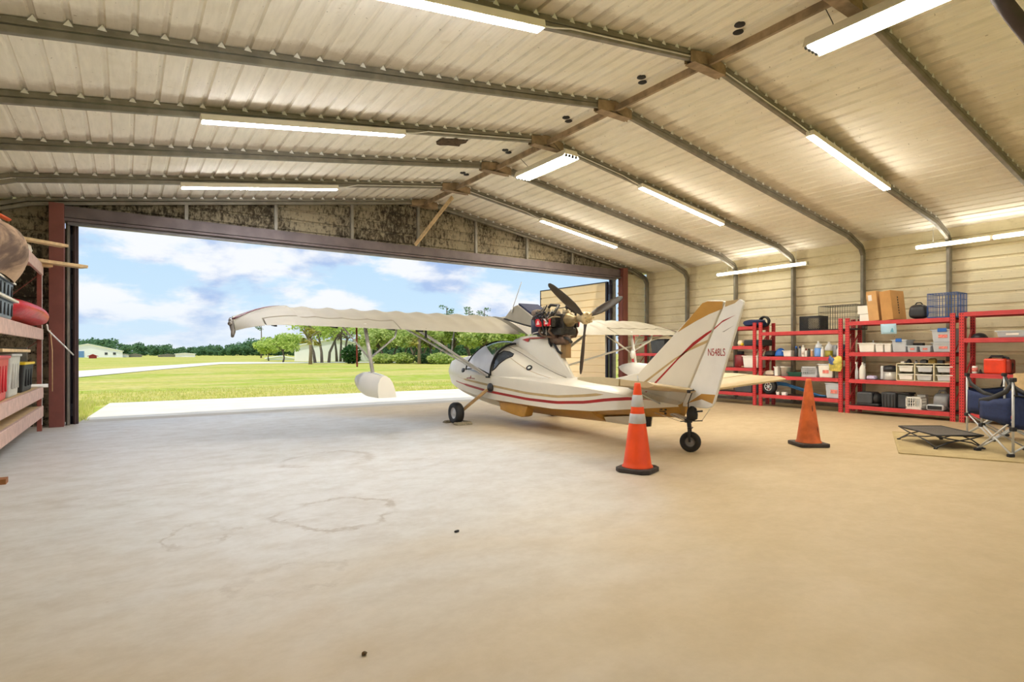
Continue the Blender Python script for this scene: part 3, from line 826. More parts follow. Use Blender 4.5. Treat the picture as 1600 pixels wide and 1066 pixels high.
# ---- tip floats ----
def sponson(sx, zc, m):
    fx = AX + sx * 2.84; q = MB(); nu, nv = 15, 16
    def P(i, j):
        t_ = i / (nu - 1); y = (7.78 if sx < 0 else 7.58) + 1.12 * t_
        k = 1 if t_ < .45 else math.sqrt(max(0.0004, 1 - ((t_ - .45) / .551) ** 2.2))
        zb = zc - .155 + (.0 if t_ < .3 else .16 * ((t_ - .3) / .7) ** 1.3); zt = zc + .155 + .05 * min(1, t_ * 1.6); zm = (zb + zt) / 2 + .02; hh = (zt - zb) / 2 * k; wdt = .135 * (.35 + .65 * k)
        a = 2 * PI * (j + .5) / nv; cx, sz = math.cos(a), math.sin(a)
        if sz >= 0: x_, z_ = cx * abs(1 - sz ** 2.2) ** .0, -hh + 2 * hh * sz ** .75; x_ = cx
        else: x_, z_ = max(-1, min(1, cx * 1.25)), -hh
        return Vector((fx + wdt * x_, y - (.10 * (1 - abs(z_ + hh) / (2 * hh)) if i == 0 else 0), zm + z_))
    q.grid(P, nu, nv, cv=True); q.f.append(list(range(nv))); q.m.append(0); q.s.append(False)
    fl = q.build('wing_float', m, PL)
    md = fl.modifiers.new('es', 'EDGE_SPLIT'); md.split_angle = math.radians(40)
    q = MB(); q.bar((fx, 7.86, zc + .170), (fx, 8.38, zc + .208), .05, .03); q.build('float_rail', M_alu, fl)
    q = MB(); q.tube([(fx, 8.25, zc + .18), (fx + sx * .06, 8.45, 1.70)], .028, 10); q.build('float_strut', M_steel if sx < 0 else M_white, fl)
    q = MB(); zz_ = zc + .42
    q.tube([(fx, 8.40, zz_), (fx - sx * .42, 8.42, 1.50), (fx - sx * .46, 8.42, 1.68)], .016, 8); q.tube([(fx, 8.40, zz_), (fx + sx * .42, 8.5, 1.69)], .014, 8)
    q.tube([(fx, 8.40, zz_), (fx - sx * .2, 9.1, 1.72)], .012, 8)
    if sx > 0: q.tube([(fx, 8.40, zz_), (fx + .62, 8.42, 1.52), (fx + .68, 8.42, 1.66)], .022, 8)
    q.build('float_brace', M_alu if sx < 0 else M_white, fl)
    if sx < 0:
        q = MB(); q.tube([(fx - .16, 8.5, 1.04), (fx - .17, 8.5, 1.68)], .014, 8); q.build('pitot_strap', mat('rust red strap', (150, 70, 50), .6), fl)
    else:
        q = MB(); q.ball((fx - .05, 8.3, zc + .38), (.05, .05, .09), 12); q.build('float_lamp', M_white, fl)
sponson(-1, .745, M_cream); sponson(1, .84, M_white)

# ---- tail ----
def TP(px, py): v = onX(px, py, AX); return (v.y, v.z)
fin = [TP(1000, 583), (5.5, .68), (4.78, .575), TP(1079, 602), TP(1133, 471.5), TP(1128, 469.5), TP(1108, 470), TP(1101, 473)]
q = MB(); q.prism(fin, 'YZ', AX - .03, AX + .03)
finb = q.build('tail_fin', M_cream, PL, bevel=.012)
rud = [TP(1135, 471), TP(1158, 467.5), TP(1163, 471), TP(1162.5, 477), TP(1128, 592), TP(1117, 630), TP(1113, 636), TP(1106, 638.5), TP(1066, 635), TP(1081, 602)]
q = MB(); q.prism(rud, 'YZ', AX - .022, AX + .022)
M_rudder = mat('glossy cream rudder', (238, 236, 230), .16, var=.02, coat=.6)
rudb = q.build('rudder', M_rudder, PL, bevel=.010)
q = MB(); q.prism([TP(935, 600), TP(960, 592), TP(985, 586), TP(1001, 582.5), TP(1001, 606), TP(960, 606)], 'YZ', AX - .025, AX + .025); q.build('dorsal_fillet', M_cream, PL, bevel=.01)
def decal(name, pts, m, parent, th):
    q = MB()
    for s_ in (-1, 1): q.prism(pts, 'YZ', AX + s_ * th, AX + s_ * (th + .0012))
    return q.build(name, m, parent)
decal('fin_cap', [TP(1100, 474), TP(1108, 471), TP(1132, 471.5), TP(1131, 483), TP(1110, 491.5), TP(1090, 502), TP(1070, 514), TP(1061, 519.5)], M_gold, finb, .0302)
decal('fin_stripe', [TP(1021, 602), TP(1025, 602), TP(1063, 561), TP(1085, 541.5), TP(1113.5, 519), TP(1115, 515), TP(1105, 521), TP(1085, 535.5), TP(1075, 545.5), TP(1060, 561)], M_red, finb, .0302)
decal('fin_stripe', [TP(1005, 599), TP(1009, 600), TP(1058, 562), TP(1078, 549), TP(1107, 536), TP(1109, 531), TP(1090, 538.5), TP(1073, 550), TP(1055, 561)], M_tanline, finb, .0302)
decal('fin_stripe', [TP(1003, 618), TP(1008, 618.5), TP(1014, 611.5), TP(1011, 611.5)], M_red, finb, .0302)
decal('rudder_stripe', [TP(1117, 516), TP(1130, 504), TP(1151, 492.5), TP(1131, 501), TP(1118, 512.5)], M_red, rudb, .0222)
decal('rudder_stripe', [TP(1130, 519), TP(1133, 519), TP(1149, 508.5)], mat('grey mark', (150, 146, 138), .4), rudb, .0222)
decal('rudder_cap', [TP(1135.5, 471), TP(1157, 468), TP(1150, 474), TP(1134.5, 480)], M_tanline, rudb, .0222)
decal('rudder_base', [TP(1073, 632), TP(1098, 615.5), TP(1119.5, 617), TP(1115, 631), TP(1110, 629), TP(1098, 624), TP(1080, 629)], M_gold, rudb, .0222)
pa, pb = TP(1107.5, 556), TP(1107.5, 546)
text_mesh('registration_number', 'N548LS', .128, M_red, (AX - .0235, pa[0], pa[1]), (0, -1, 0), (0, 0, 1), rudb, squash=.60)
# horizontal tail
for sx in (-1, 1):
    LEt, TEt, TEr, LEr = (AX + sx * 1.24, 5.40, .93), (AX + sx * 1.28, 4.12, .905), (AX + sx * .06, 4.52, .775), (AX + sx * .06, 5.62, .80)
    def hp(u, v, s_, th=.045):   # u span, v chord (0 = front)
        a = Vector(LEr).lerp(Vector(LEt), u); b_ = Vector(TEr).lerp(Vector(TEt), u)
        z = s_ * th * math.sin(PI * min(1, v * 1.3 + .12) * .75) * (1 if v < .98 else .2)
        p_ = a.lerp(b_, v); p_.z += z; return p_
    def plate(name, v0, v1, col_, parent):
        q = MB(); nv = 7
        def P(i, j):
            u = i / 6
            return hp(u, lerp(v1, v0, j / 6), 1) if j < 7 else hp(u, lerp(v0, v1, (j - 7) / 6), -1)
        o = len(q.v); q.grid(P, 7, 14, cv=True); q.f.append(list(range(14))); q.m.append(0); q.s.append(False); q.f.append([84 + j for j in range(14)]); q.m.append(0); q.s.append(False)
        ob = q.build(name, col_, parent); md = ob.modifiers.new('es', 'EDGE_SPLIT'); md.split_angle = math.radians(45); return ob
    stab = plate('tailplane', 0.0, .58, mat('tan tailplane', (206, 186, 144), .5, var=.05), PL)
    plate('elevator', .60, 1.0, mat('tan elevator', (196, 172, 128), .45, var=.05), stab)
    q = MB(); q.tube([hp(.62, .45, -1), (AX + sx * .12, 5.0, .57)], .010, 6); q.tube([hp(.5, .5, 1), hp(.5, .5, 1) + Vector((0, .02, .07))], .008, 5); q.build('tail_brace', M_alu, stab)
q = MB(); q.box((5.62, 4.4, .80), (.10, .03, .015)); q.box((5.58, 4.4, .785), (.03, .03, .03)); q.build('elevator_horn', M_blackp, PL)

# ---- radiator scoop, antenna ----
sc = [(8.62, 1.90), (8.36, 2.08), (8.20, 2.11), (7.80, 1.90), (7.42, 1.70), (7.42, 1.62), (7.9, 1.72), (8.5, 1.84)]
q = MB(); q.prism(sc, 'YZ', 5.72, 6.18); q.build('radiator_scoop', M_fabric, PL, bevel=.02)
q = MB(); q.add([(5.74, 8.19, 2.10), (6.17, 8.19, 2.10), (6.17, 7.44, 1.715), (5.74, 7.44, 1.715), (5.74, 8.19, 2.135), (6.17, 8.19, 2.135), (6.17, 7.44, 1.755), (5.74, 7.44, 1.755)],
               [(0, 3, 2, 1), (4, 5, 6, 7), (0, 1, 5, 4), (1, 2, 6, 5), (2, 3, 7, 6), (3, 0, 4, 7)]); q.build('radiator_core', mat('dark blue radiator', (44, 50, 74), .75, var=.25, scale=40, spec=.2), PL)
q = MB(); q.tube([(5.722, 8.62, 1.88), (5.72, 8.0, 1.745), (5.72, 7.42, 1.64)], .015, 6); q.build('scoop_seal', M_black, PL)
q = MB(); q.tube([(5.70, 8.35, 1.98), (5.70, 8.32, 2.06)], .018, 8); q.tube([(5.70, 8.35, 2.0), (5.74, 8.1, 2.50)], .007, 6); q.build('whip_antenna', M_alu, PL)
# ---- engine ----
E = MB(); E.box((AX, 7.3, 1.76), (.24, .52, .26)); E.box((AX, 7.3, 1.60), (.34, .5, .12)); E.box((AX, 7.62, 1.70), (.34, .14, .34))
eng = E.build('engine', M_dark, PL, bevel=.02)
for sx in (-1, 1):
    for cy in (7.20, 7.42):
        q = MB(); 
        for f_ in range(6): q.cyl((AX + sx * (.13 + .022 * f_), cy, 1.76), (AX + sx * (.142 + .022 * f_), cy, 1.76), .085, n=16)
        q.cyl((AX + sx * .12, cy, 1.76), (AX + sx * .27, cy, 1.76), .066, n=16); q.box((AX + sx * .25, cy, 1.76), (.06, .16, .16)); q.build('cylinder', M_dark, eng)
        q = MB(); q.box((AX + sx * .305, cy + .02, 1.75), (.05, .15, .13)); vc = q.build('valve_cover', mat('bright red valve cover', (206, 32, 42), .35), eng, bevel=.02)
        q = MB(); xw = AX + sx * .332; q.add([(xw, cy - .03, 1.72), (xw, cy + .05, 1.72), (xw, cy + .01, 1.79), (xw, cy - .005, 1.735), (xw, cy + .025, 1.735), (xw, cy + .01, 1.765)], [(0, 1, 4, 3), (1, 2, 5, 4), (2, 0, 3, 5)]); q.build('cover_mark', M_white, eng, solid=.003)
    q = MB(); q.lathe([(0, -.06), (.05, -.06), (.06, .0), (.05, .07), (0, .07)], (AX + sx * .2, 7.36, 1.93), 'Z', 14); q.build('carburetor', mat('tan carburetor', (176, 158, 124), .4, .4, var=.2), eng)
    q = MB(); q.lathe([(0, -.09), (.05, -.09), (.06, .0), (.05, .09), (0, .09)], (AX + sx * .20, 7.64, 1.93), 'Y', 14); q.build('air_filter', mat('grey brown filter', (122, 108, 96), .7, var=.2, scale=40), eng)
    q = MB(); q.tube([(AX + sx * .2, 7.36, 1.97), (AX + sx * .18, 7.28, 2.04), (AX + sx * .08, 7.2, 2.03), (AX + sx * .22, 7.12, 1.92), (AX + sx * .25, 7.18, 1.84)], .026, 8); q.build('intake_pipe', M_dark, eng)
    for i, cy in enumerate((7.18, 7.44)):
        q = MB(); q.tube([(AX + sx * .26, cy, 1.69), (AX + sx * .30, cy, 1.60), (AX + sx * .24, cy - .03, 1.53), (AX + sx * .08, 7.2, 1.50)], .022, 8); q.build('exhaust_pipe', mat('burnt exhaust steel', (110, 86, 70), .5, .5, var=.3, scale=15), eng)
rr = random.Random(3)
for i in range(26):
    sx = -1 if i < 20 else 1
    y0 = 7.05 + .5 * rr.random(); p0 = Vector((AX + sx * (.18 + .14 * rr.random()), y0, 1.55 + .42 * rr.random())); p1 = Vector((AX + sx * (.05 + .28 * rr.random()), 7.05 + .6 * rr.random(), 1.5 + .55 * rr.random()))
    mid_ = (p0 + p1) / 2 + Vector((sx * .09, (rr.random() - .5) * .2, (rr.random() - .3) * .16))
    q = MB(); q.tube([p0, p0.lerp(mid_, .6) + Vector((0, 0, .02)), mid_, mid_.lerp(p1, .5), p1], .008 + .008 * rr.random(), 7); q.build('engine_hose', [M_black, M_dark, M_steel, M_blackp, mat('tan hose', (150, 132, 100), .6)][i % 5], eng)
q = MB(); q.lathe([(.10, -.06), (.115, .0), (.115, .05), (.085, .10), (.06, .16), (.05, .24), (0, .24)], (AX, 0, 1.79), 'Y', 18)
q.v = [Vector((p.x, 7.05 - (p.y - 0), p.z)) for p in q.v]
q.build('gearbox', mat('gold gearbox metal', (142, 122, 84), .4, .5, var=.25, scale=14), eng)
q = MB(); q.lathe([(0, -.2), (.07, -.2), (.085, -.17), (.085, .17), (.07, .2), (0, .2)], (AX - .05, 7.2, 1.47), 'Y', 16); q.build('muffler', mat('burnt exhaust steel', (110, 86, 70), .5), eng)
q = MB(); q.tube([(AX - .1, 7.05, 1.5), (AX - .12, 6.92, 1.48), (AX - .13, 6.82, 1.42)], .025, 8); q.build('tail_pipe', M_dark, eng)
q = MB(); q.lathe([(0, -.14), (.085, -.14), (.10, -.1), (.10, .12), (.07, .14), (0, .14)], (5.72, 7.62, 1.70), 'Z', 16); q.build('oil_tank', mat('dark blue oil tank', (34, 38, 62), .35), eng)
q = MB(); q.box((5.97, 7.16, 1.30), (.14, .11, .26), rz=.15); q.build('exhaust_shroud', mat('brown shroud', (150, 118, 74), .5), eng, bevel=.01)
q = MB(); q.tube([(5.84, 7.4, 1.62), (5.83, 7.34, 1.45), (5.84, 7.2, 1.28), (5.86, 7.14, 1.24)], .022, 8); q.tube([(5.80, 7.4, 1.55), (5.8, 7.38, 1.42), (5.83, 7.36, 1.36)], .02, 8); q.build('mount_tube', M_black, eng)
for sx in (-1, 1):
    q = MB(); q.tube([(AX + sx * .14, 7.5, 1.62), (AX + sx * .06, 7.45, 1.5)], .016, 8); q.tube([(AX + sx * .14, 7.1, 1.62), (AX + sx * .05, 7.3, 1.45)], .016, 8); q.build('engine_mount', M_black, eng)
# ---- propeller ----
HUB = Vector((AX, 6.63, 1.80)); M_hub = mat('cream gold hub', (206, 184, 140), .35, .5, var=.2, scale=16)
q = MB(); q.lathe([(0, -.075), (.05, -.075), (.09, -.05), (.10, .03), (.07, .06), (.055, .16), (.0, .17)], HUB, 'Y', 18)
for i in range(6): a = i * PI / 3; q.cyl(HUB + Vector((.07 * math.cos(a), -.05, .07 * math.sin(a))), HUB + Vector((.07 * math.cos(a), -.10, .07 * math.sin(a))), .014, n=6)
hub = q.build('propeller_hub', M_hub, PL)
M_blade = mat('dark brown blade', (58, 50, 46), .4, var=.1)
for ang in (25, 147, 263):
    a = math.radians(ang); d = Vector((math.cos(a), 0, math.sin(a))); sd = Vector((-math.sin(a), 0, math.cos(a)))
    prof = [(.07, .028, .028, 80), (.13, .030, .026, 60), (.2, .048, .018, 45), (.32, .062, .013, 32), (.5, .064, .010, 24), (.68, .056, .008, 18), (.8, .045, .006, 15), (.865, .028, .004, 14), (.885, .008, .002, 14)]
    def P(i, j):
        r_, wd, th, tw_ = prof[i]; b_ = 2 * PI * j / 12; tw_ = math.radians(tw_)
        lx, ly = wd * math.cos(b_), th * math.sin(b_)
        return HUB + d * r_ + sd * (lx * math.cos(tw_) - ly * math.sin(tw_)) + Vector((0, 1, 0)) * (lx * math.sin(tw_) + ly * math.cos(tw_))
    q = MB(); q.grid(P, len(prof), 12, cv=True); q.f.append([len(q.v) - 12 + j for j in range(12)]); q.m.append(0); q.s.append(False); q.build('propeller_blade', M_blade, PL)
    q = MB(); q.cyl(HUB + d * .04, HUB + d * .105, .036, .03, 12); q.build('blade_clamp', M_hub, hub)
q = MB(); q.tube([(AX - .53 - .02, 9.3, .80), (AX - .535, 9.2, .80)], .01, 6)
q = MB()
xs_ = AX - .528
for j, (yy_, zz_, s_) in enumerate(((9.42, .775, .05), (9.36, .78, .06), (9.29, .778, .05), (9.22, .776, .05), (9.16, .775, .04))): q.prism([(yy_, zz_ - .012), (yy_ - s_, zz_ - .012), (yy_ - s_ * .6, zz_ + (.05 if j == 2 else .012))], 'YZ', xs_ - .02, xs_ - .012)
q.build('hull_emblem', mat('maroon emblem', (150, 60, 60), .5), hull)
# chock under the left main wheel
q = MB()
rc = random.Random(5)
for i in range(2):
    c0 = Vector((4.80 + .02 * i, 8.60 + .42 * i, .03)); q.prism([(c0.y - .09, 0), (c0.y + .09, 0), (c0.y + (.07 if i == 0 else -.07) , .055)], 'YZ', 4.68, 5.02)
ch = thing('wheel_chock', 'low folded grey-brown cloth wedge tucked in front of and behind the left main wheel', 'chock', (4.84, 8.8, 0))
for i in range(2):
    q = MB(); yc = 8.62 + .43 * i
    q.prism([(yc - .08, 0), (yc + .08, 0), (yc + (.06 if i == 0 else -.02), .045), (yc - (.02 if i == 0 else .06), .05)], 'YZ', 4.70, 5.02); q.build('wedge', mat('dirty chock cloth', (142, 130, 104), .85, var=.3, scale=30), ch, bevel=.015)
q = MB(); q.tube([(5.02, 8.62, .025), (5.1, 8.8, .02), (5.03, 9.0, .025)], .012, 7); q.build('rope', mat('dirty chock cloth', (142, 130, 104), .85), ch)
# ================================================================== lamps
def emis(name, col, st):
    m, t, b, vec = newmat(name); e = m.node_tree.nodes.new('ShaderNodeEmission'); e.inputs[0].default_value = (*lin(col), 1); e.inputs[1].default_value = st
    t.l(e.outputs[0], m.node_tree.nodes['Material Output'].inputs[0]); return m
M_tubeL = emis('cool strip tube', COOLC, LAMP_L); M_tubeR = emis('warm strip tube', WARMC, LAMP_R)
M_tubeT = emis('warm fluorescent tube', WARMC, LAMP_T); M_tubeW = emis('warm wall tube', WARMC, LAMP_W)
M_fixt = mat('white lamp housing', (226, 218, 198), .4, var=.03)
def strip_lamp(x0, x1, fy, label, grp):
    z0 = zroof(x0) - .165; z1 = zroof(x1) - .165; y = fy - .085
    o = thing('strip_lamp', label, 'lamp', ((x0 + x1) / 2, y, (z0 + z1) / 2), grp)
    q = MB(); q.bar((x0, y, z0 - .005), (x1, y, z1 - .005), .115, .075, up=(0, 0, 1)); q.build('housing', M_fixt, o, bevel=.006)
    q = MB(); q.bar((x0 + .02, y, z0 - .046), (x1 - .02, y, z1 - .046), .10, .012, up=(0, 0, 1)); q.build('diffuser', M_tubeL if x0 < XM else M_tubeR, o)
    sg = 1 if (x0 + x1) / 2 < XM else -1
    xe, ze = (x1, z1) if sg > 0 else (x0, z0)
    q = MB(); q.tube([(xe, y, ze), (xe + sg * .15, y, ze + .03), (xe + sg * .4, fy - .036, zroof(xe + sg * .4) - .10), (XM - sg * .25, fy - .036, zroof(XM - sg * .25) - .10)], .008, 6); q.build('cord', M_white, o)
    return o
G = 'fluorescent strip lamps along the roof beams'
strip_lamp(.75, 3.30, 4.4, 'strip lamp cut by the top edge, left of the ridge', G)
strip_lamp(.72, 3.28, 7.6, 'strip lamp on the left roof slope beside the torn patch', G)
strip_lamp(.74, 3.32, 10.8, 'fluorescent strip lamp on the left roof slope, nearest the open door', G)
strip_lamp(8.17, 10.67, 4.4, 'fluorescent strip lamp on the right roof slope, nearest the camera', G)
strip_lamp(8.10, 10.66, 7.6, 'strip lamp on the right roof slope, the middle one of three', G)
strip_lamp(8.15, 10.65, 10.8, 'fluorescent strip lamp on the right roof slope, farthest, nearest the door', G)
def wall_lamp(y0, y1, z, label):
    x = XR - .30
    o = thing('wall_lamp', label, 'lamp', (x, (y0 + y1) / 2, z), 'double tube lamps along the right wall')
    q = MB(); q.span((x + .02, y0, z - .04), (x + .10, y1, z + .05)); q.build('housing', M_fixt, o, bevel=.006)
    L = (y1 - y0) / 2
    for i in range(2):
        q = MB(); q.cyl((x, y0 + L * i + .03, z), (x, y0 + L * (i + 1) - .03, z), .03, n=10); q.build('tube', M_tubeW, o)
        for yy in (y0 + L * i + .015, y0 + L * (i + 1) - .015): q2 = MB(); q2.box((x + .01, yy, z), (.06, .03, .07)); q2.build('tube_holder', M_fixt, o)
    for yy in (y0 + .3, y1 - .3):
        q = MB(); q.tube([(x + .06, yy, z + .04), (x + .06, yy, zroof(x))], .005, 5); q.build('hanger', M_steel, o)
wall_lamp(7.15, 9.65, 3.40, 'two-tube lamp hung along the right wall above the dog cage, farther of the two')
wall_lamp(2.42, 4.92, 3.42, 'two-tube lamp hung along the right wall above the blue cage, nearer of the two')
def tube_fixture(y0, y1, x, z, label):
    o = thing('tube_fixture', label, 'lamp', (x, (y0 + y1) / 2, z), 'four-tube lamps hung under the ridge')
    q = MB(); q.prism([(x - .17, z - .05), (x - .165, z - .05), (x - .145, z - .008), (x + .145, z - .008), (x + .165, z - .05), (x + .17, z - .05), (x + .12, z + .07), (x - .12, z + .07)], 'XZ', y0, y1); q.build('housing', M_fixt, o)
    for i in range(4):
        xx = x - .105 + .07 * i
        q = MB(); q.cyl((xx, y0 + .03, z - .035), (xx, y1 - .03, z - .035), .02, n=10); q.build('tube', M_tubeT, o)
        for yy in (y0 + .012, y1 - .012): q = MB(); q.cyl((xx, yy - .014, z - .033), (xx, yy + .014, z - .033), .024, n=10); q.build('tube_holder', M_black, o)
    for yy in (y0 + .25, y1 - .25):
        q = MB(); q.tube([(x, yy, z + .07), (x - .04, yy, (z + ZR - .2) / 2 + .04), (XM + .02, yy, ZR - .15)], .005, 5); q.build('chain', M_dark, o)
tube_fixture(7.2, 8.65, 6.12, 4.56, 'four-tube lamp hung under the ridge above the aircraft')
tube_fixture(1.75, 3.22, 6.12, 4.56, 'four-tube lamp cut off by the top edge, hung under the ridge near the camera')

# black vent caps on the roof sheet beside the ridge, in pairs
for k, (yy_, wh) in enumerate(((3.75, 'nearest the camera'), (5.2, 'between the first and second beam crossings'), (6.75, 'just above the hung lamp'), (8.45, 'above the aircraft propeller'), (10.0, 'nearest the door'))):
    for dx_, sd in ((-.27, 'outer'), (-.12, 'inner')):
        x = XM + dx_; q = MB(); q.lathe([(0, 0), (.055, 0), (.06, -.012), (.045, -.02), (0, -.02)], (0, 0, 0), 'Z', 16)
        o = q.build('vent_cap', M_black); put(o, (x, yy_ + (.12 if sd == 'inner' else 0), zroof(x) + .001)); tag(o, 'black round roof vent cap, %s of the pair %s' % (sd, wh), 'vent', 'black vent caps beside the ridge')
# broken ceiling patch
q = MB(); x = 4.43; z = zroof(x) - .006
pts = [(-.24, -.16), (-.05, -.19), (.22, -.17), (.26, -.02), (.2, .05), (.24, .17), (.02, .15), (-.12, .18), (-.2, .14), (-.27, .02)]
q.add([(x + a, 8.25 + b_, zroof(x + a) - .006) for a, b_ in pts] + [(x + a, 8.25 + b_, zroof(x + a) + .004) for a, b_ in pts], [list(range(10))[::-1], list(range(10, 20))] + [(i, (i + 1) % 10, 10 + (i + 1) % 10, 10 + i) for i in range(10)])
o = q.build('roof_patch', mat('torn brown insulation', (84, 66, 48), .9, var=.5, scale=18, bump=.6)); tag(o, 'ragged dark brown patch on the roof sheet left of the ridge', 'patch')
# dark hose bend hanging at the top right
q = MB(); pts = [Vector((5.93, 1.62, 4.86)), Vector((6.05, 1.60, 4.62)), onY(1562, -4, 1.55), onY(1582, 22, 1.5), onY(1604, 50, 1.45), onY(1640, 96, 1.38), Vector((8.7, 1.3, 4.22)), Vector((9.2, 1.3, 4.42))]
q.tube(pts, .06, 12); o = q.build('air_hose', mat('dark brown hose', (66, 54, 54), .6, var=.15)); tag(o, 'thick dark brown hose looping down at the top right corner', 'hose')

# ================================================================== traffic cones
def cone(x, y, rz, label, hgt, new):
    o = thing('traffic_cone', label, 'traffic cone', (0, 0, 0), 'traffic cones')
    mo = M_orange if new else mat('faded orange plastic', (212, 106, 52), .6, var=.22, scale=5)
    rb, rt = .15, .032
    def rad(z): return lerp(rb, rt, (z - .05) / (hgt - .05))
    q = MB()
    prof = [(.165, .045), (.16, .06), (rad(.08), .08)]; k = 24
    for i in range(1, k + 1): z = .08 + (hgt - .08) * i / k; prof.append((rad(z), z))
    prof += [(rt - .008, hgt + .005), (rt - .012, hgt - .05)]
    q.lathe(prof, n=28); q.build('cone_body', mo, o)
    q = MB()
    cs = [(-.19, -.13), (-.13, -.19), (.13, -.19), (.19, -.13), (.19, .13), (.13, .19), (-.13, .19), (-.19, .13)] if new else [(-.2, -.17), (-.17, -.2), (.17, -.2), (.2, -.17), (.2, .17), (.17, .2), (-.17, .2), (-.2, .17)]
    q.prism(cs, 'XY', 0, .05); q.build('base', mat('black rubber base', (58, 50, 46), .7, var=.2), o, bevel=.012)
    if new:
        for z0, z1 in ((hgt * .645 - .09, hgt * .645 + .012), (hgt * .735, hgt * .87)):
            q = MB(); q.lathe([(rad(z0) + .001, z0), (rad(z0) + .003, z0 + .002), (rad(z1) + .003, z1 - .002), (rad(z1) + .001, z1)], n=28); q.build('reflective_band', mat('silver reflective band', (196, 194, 192), .35, .15, var=.06), o)
        q = MB(); a0 = math.radians(-42)
        q.grid(lambda i, j: Vector(((rad(.17 + .35 * i / 8) + .003) * math.cos(a0 + (j - 1) * .11 * (.6 + .4 * math.sin(PI * i / 8))), (rad(.17 + .35 * i / 8) + .003) * math.sin(a0 + (j - 1) * .11 * (.6 + .4 * math.sin(PI * i / 8))), .17 + .35 * i / 8)), 9, 3)
        q.build('scuff_mark', mat('black scuff', (52, 40, 36), .7), o)
    else:
        for a_, z_, w_ in ((-.5, .2, .3), (-1.0, .19, .2), (-1.5, .47, .22)):
            q = MB(); q.grid(lambda i, j: Vector(((rad(z_ + .04 * i) + .002) * math.cos(a_ + w_ * (j / 4 - .5) * (1 - .5 * abs(i - 1))), (rad(z_ + .04 * i) + .002) * math.sin(a_ + w_ * (j / 4 - .5) * (1 - .5 * abs(i - 1))), z_ + .04 * i + .008 * math.sin(j * 3))), 3, 5); q.build('scuff_mark', mat('brown scuff', (110, 60, 40), .8, var=.3, scale=30), o)
    return put(o, (x, y, 0), rz)
cone(4.475, 4.19, .35, 'bright orange traffic cone with two silver bands, in front of the aircraft tail', .93, True)
cone(7.62, 4.04, -.60, 'faded plain orange traffic cone with brown scuffs, in front of the red racks', .90, False)

# ================================================================== red racks along the right wall
def slotmat():
    m, t, b, vec = newmat('slotted red upright')
    sp = m.node_tree.nodes.new('ShaderNodeSeparateXYZ'); t.l(vec, sp.inputs[0])
    fz = t.math('ABSOLUTE', t.math('SUBTRACT', t.math('FRACT', t.math('DIVIDE', sp.outputs[2], .0508)), .5))
    nz = t.math('LESS_THAN', fz, .24)
    fy = t.math('ABSOLUTE', t.math('SUBTRACT', t.math('FRACT', t.math('ADD', t.math('DIVIDE', sp.outputs[1], .076), .5)), .5))
    ny = t.math('LESS_THAN', t.math('ABSOLUTE', t.math('SUBTRACT', fy, .25)), .09)
    n = t.noise(vec, 6, 3)
    c = t.mix(t.math('MULTIPLY', nz, ny), t.mix(n, lin((200, 52, 54)), lin((214, 60, 62))), lin((70, 14, 16)))
    t.l(c, b.inputs['Base Color']); b.inputs['Roughness'].default_value = .4; return m
M_slot = slotmat()
M_deck = mat('dark shelf deck', (70, 50, 46), .7, var=.2)
RX, RD = 12.45, .58
def rack(y0, y1, zs, label, top=1.98):
    o = thing('storage_rack', label, 'rack', (RX, (y0 + y1) / 2, 0), 'red storage racks along the right wall')
    for yy in (y0 + .038, y1 - .038):
        for xx in (RX + .02, RX + RD - .02):
            q = MB(); q.span((xx - .02, yy - .038, 0), (xx - .008, yy + .038, top)); q.span((xx - .008, yy - .038, 0), (xx + .02, yy - .028, top)); q.span((xx - .008, yy + .028, 0), (xx + .02, yy + .038, top))
            q.build('upright', M_slot, o)
        for za, zb in ((.25, .7), (.7, 1.2), (1.2, 1.7)):
            q = MB(); q.bar((RX + .04, yy, za), (RX + RD - .04, yy, zb), .025, .012); q.build('cross_brace', M_rackred, o)
    for z in zs:
        for xx in (RX + .012, RX + RD - .012):
            q = MB(); q.span((xx - .022, y0 + .077, z - .05), (xx + .012, y1 - .077, z + .03)); q.span((xx - .03 if xx < RX + .3 else xx + .012, y0 + .077, z - .05), (xx - .022 if xx < RX + .3 else xx + .02, y1 - .077, z - .035)); q.build('beam', M_rackred, o, bevel=.004)
        q = MB(); q.span((RX + .03, y0 + .08, z + .012), (RX + RD - .03, y1 - .08, z + .030)); q.build('shelf_deck', M_deck, o)
    return o
ZA = (.26, .865, 1.395, 1.87); ZB = (.25, .69, 1.14, 1.715); ZC = (.14, .68, 1.237, 1.876); ZD = (.15, .857, 1.49, 1.96)
rack(9.98, 11.88, (.30, .80, 1.22, 1.80), 'red steel storage rack farthest back in the corner by the door column')
rack(7.87, 9.77, ZA, 'red steel storage rack behind the tail fin, holding the red canister')
rack(5.89, 7.79, ZB, 'red steel storage rack holding the jugs and bottles, behind the faded cone')
rack(3.93, 5.83, ZC, 'red steel storage rack holding the cardboard boxes and the drawer unit')
rack(1.97, 3.87, ZD, 'red steel storage rack holding the orange toolbox, cut off by the right edge')

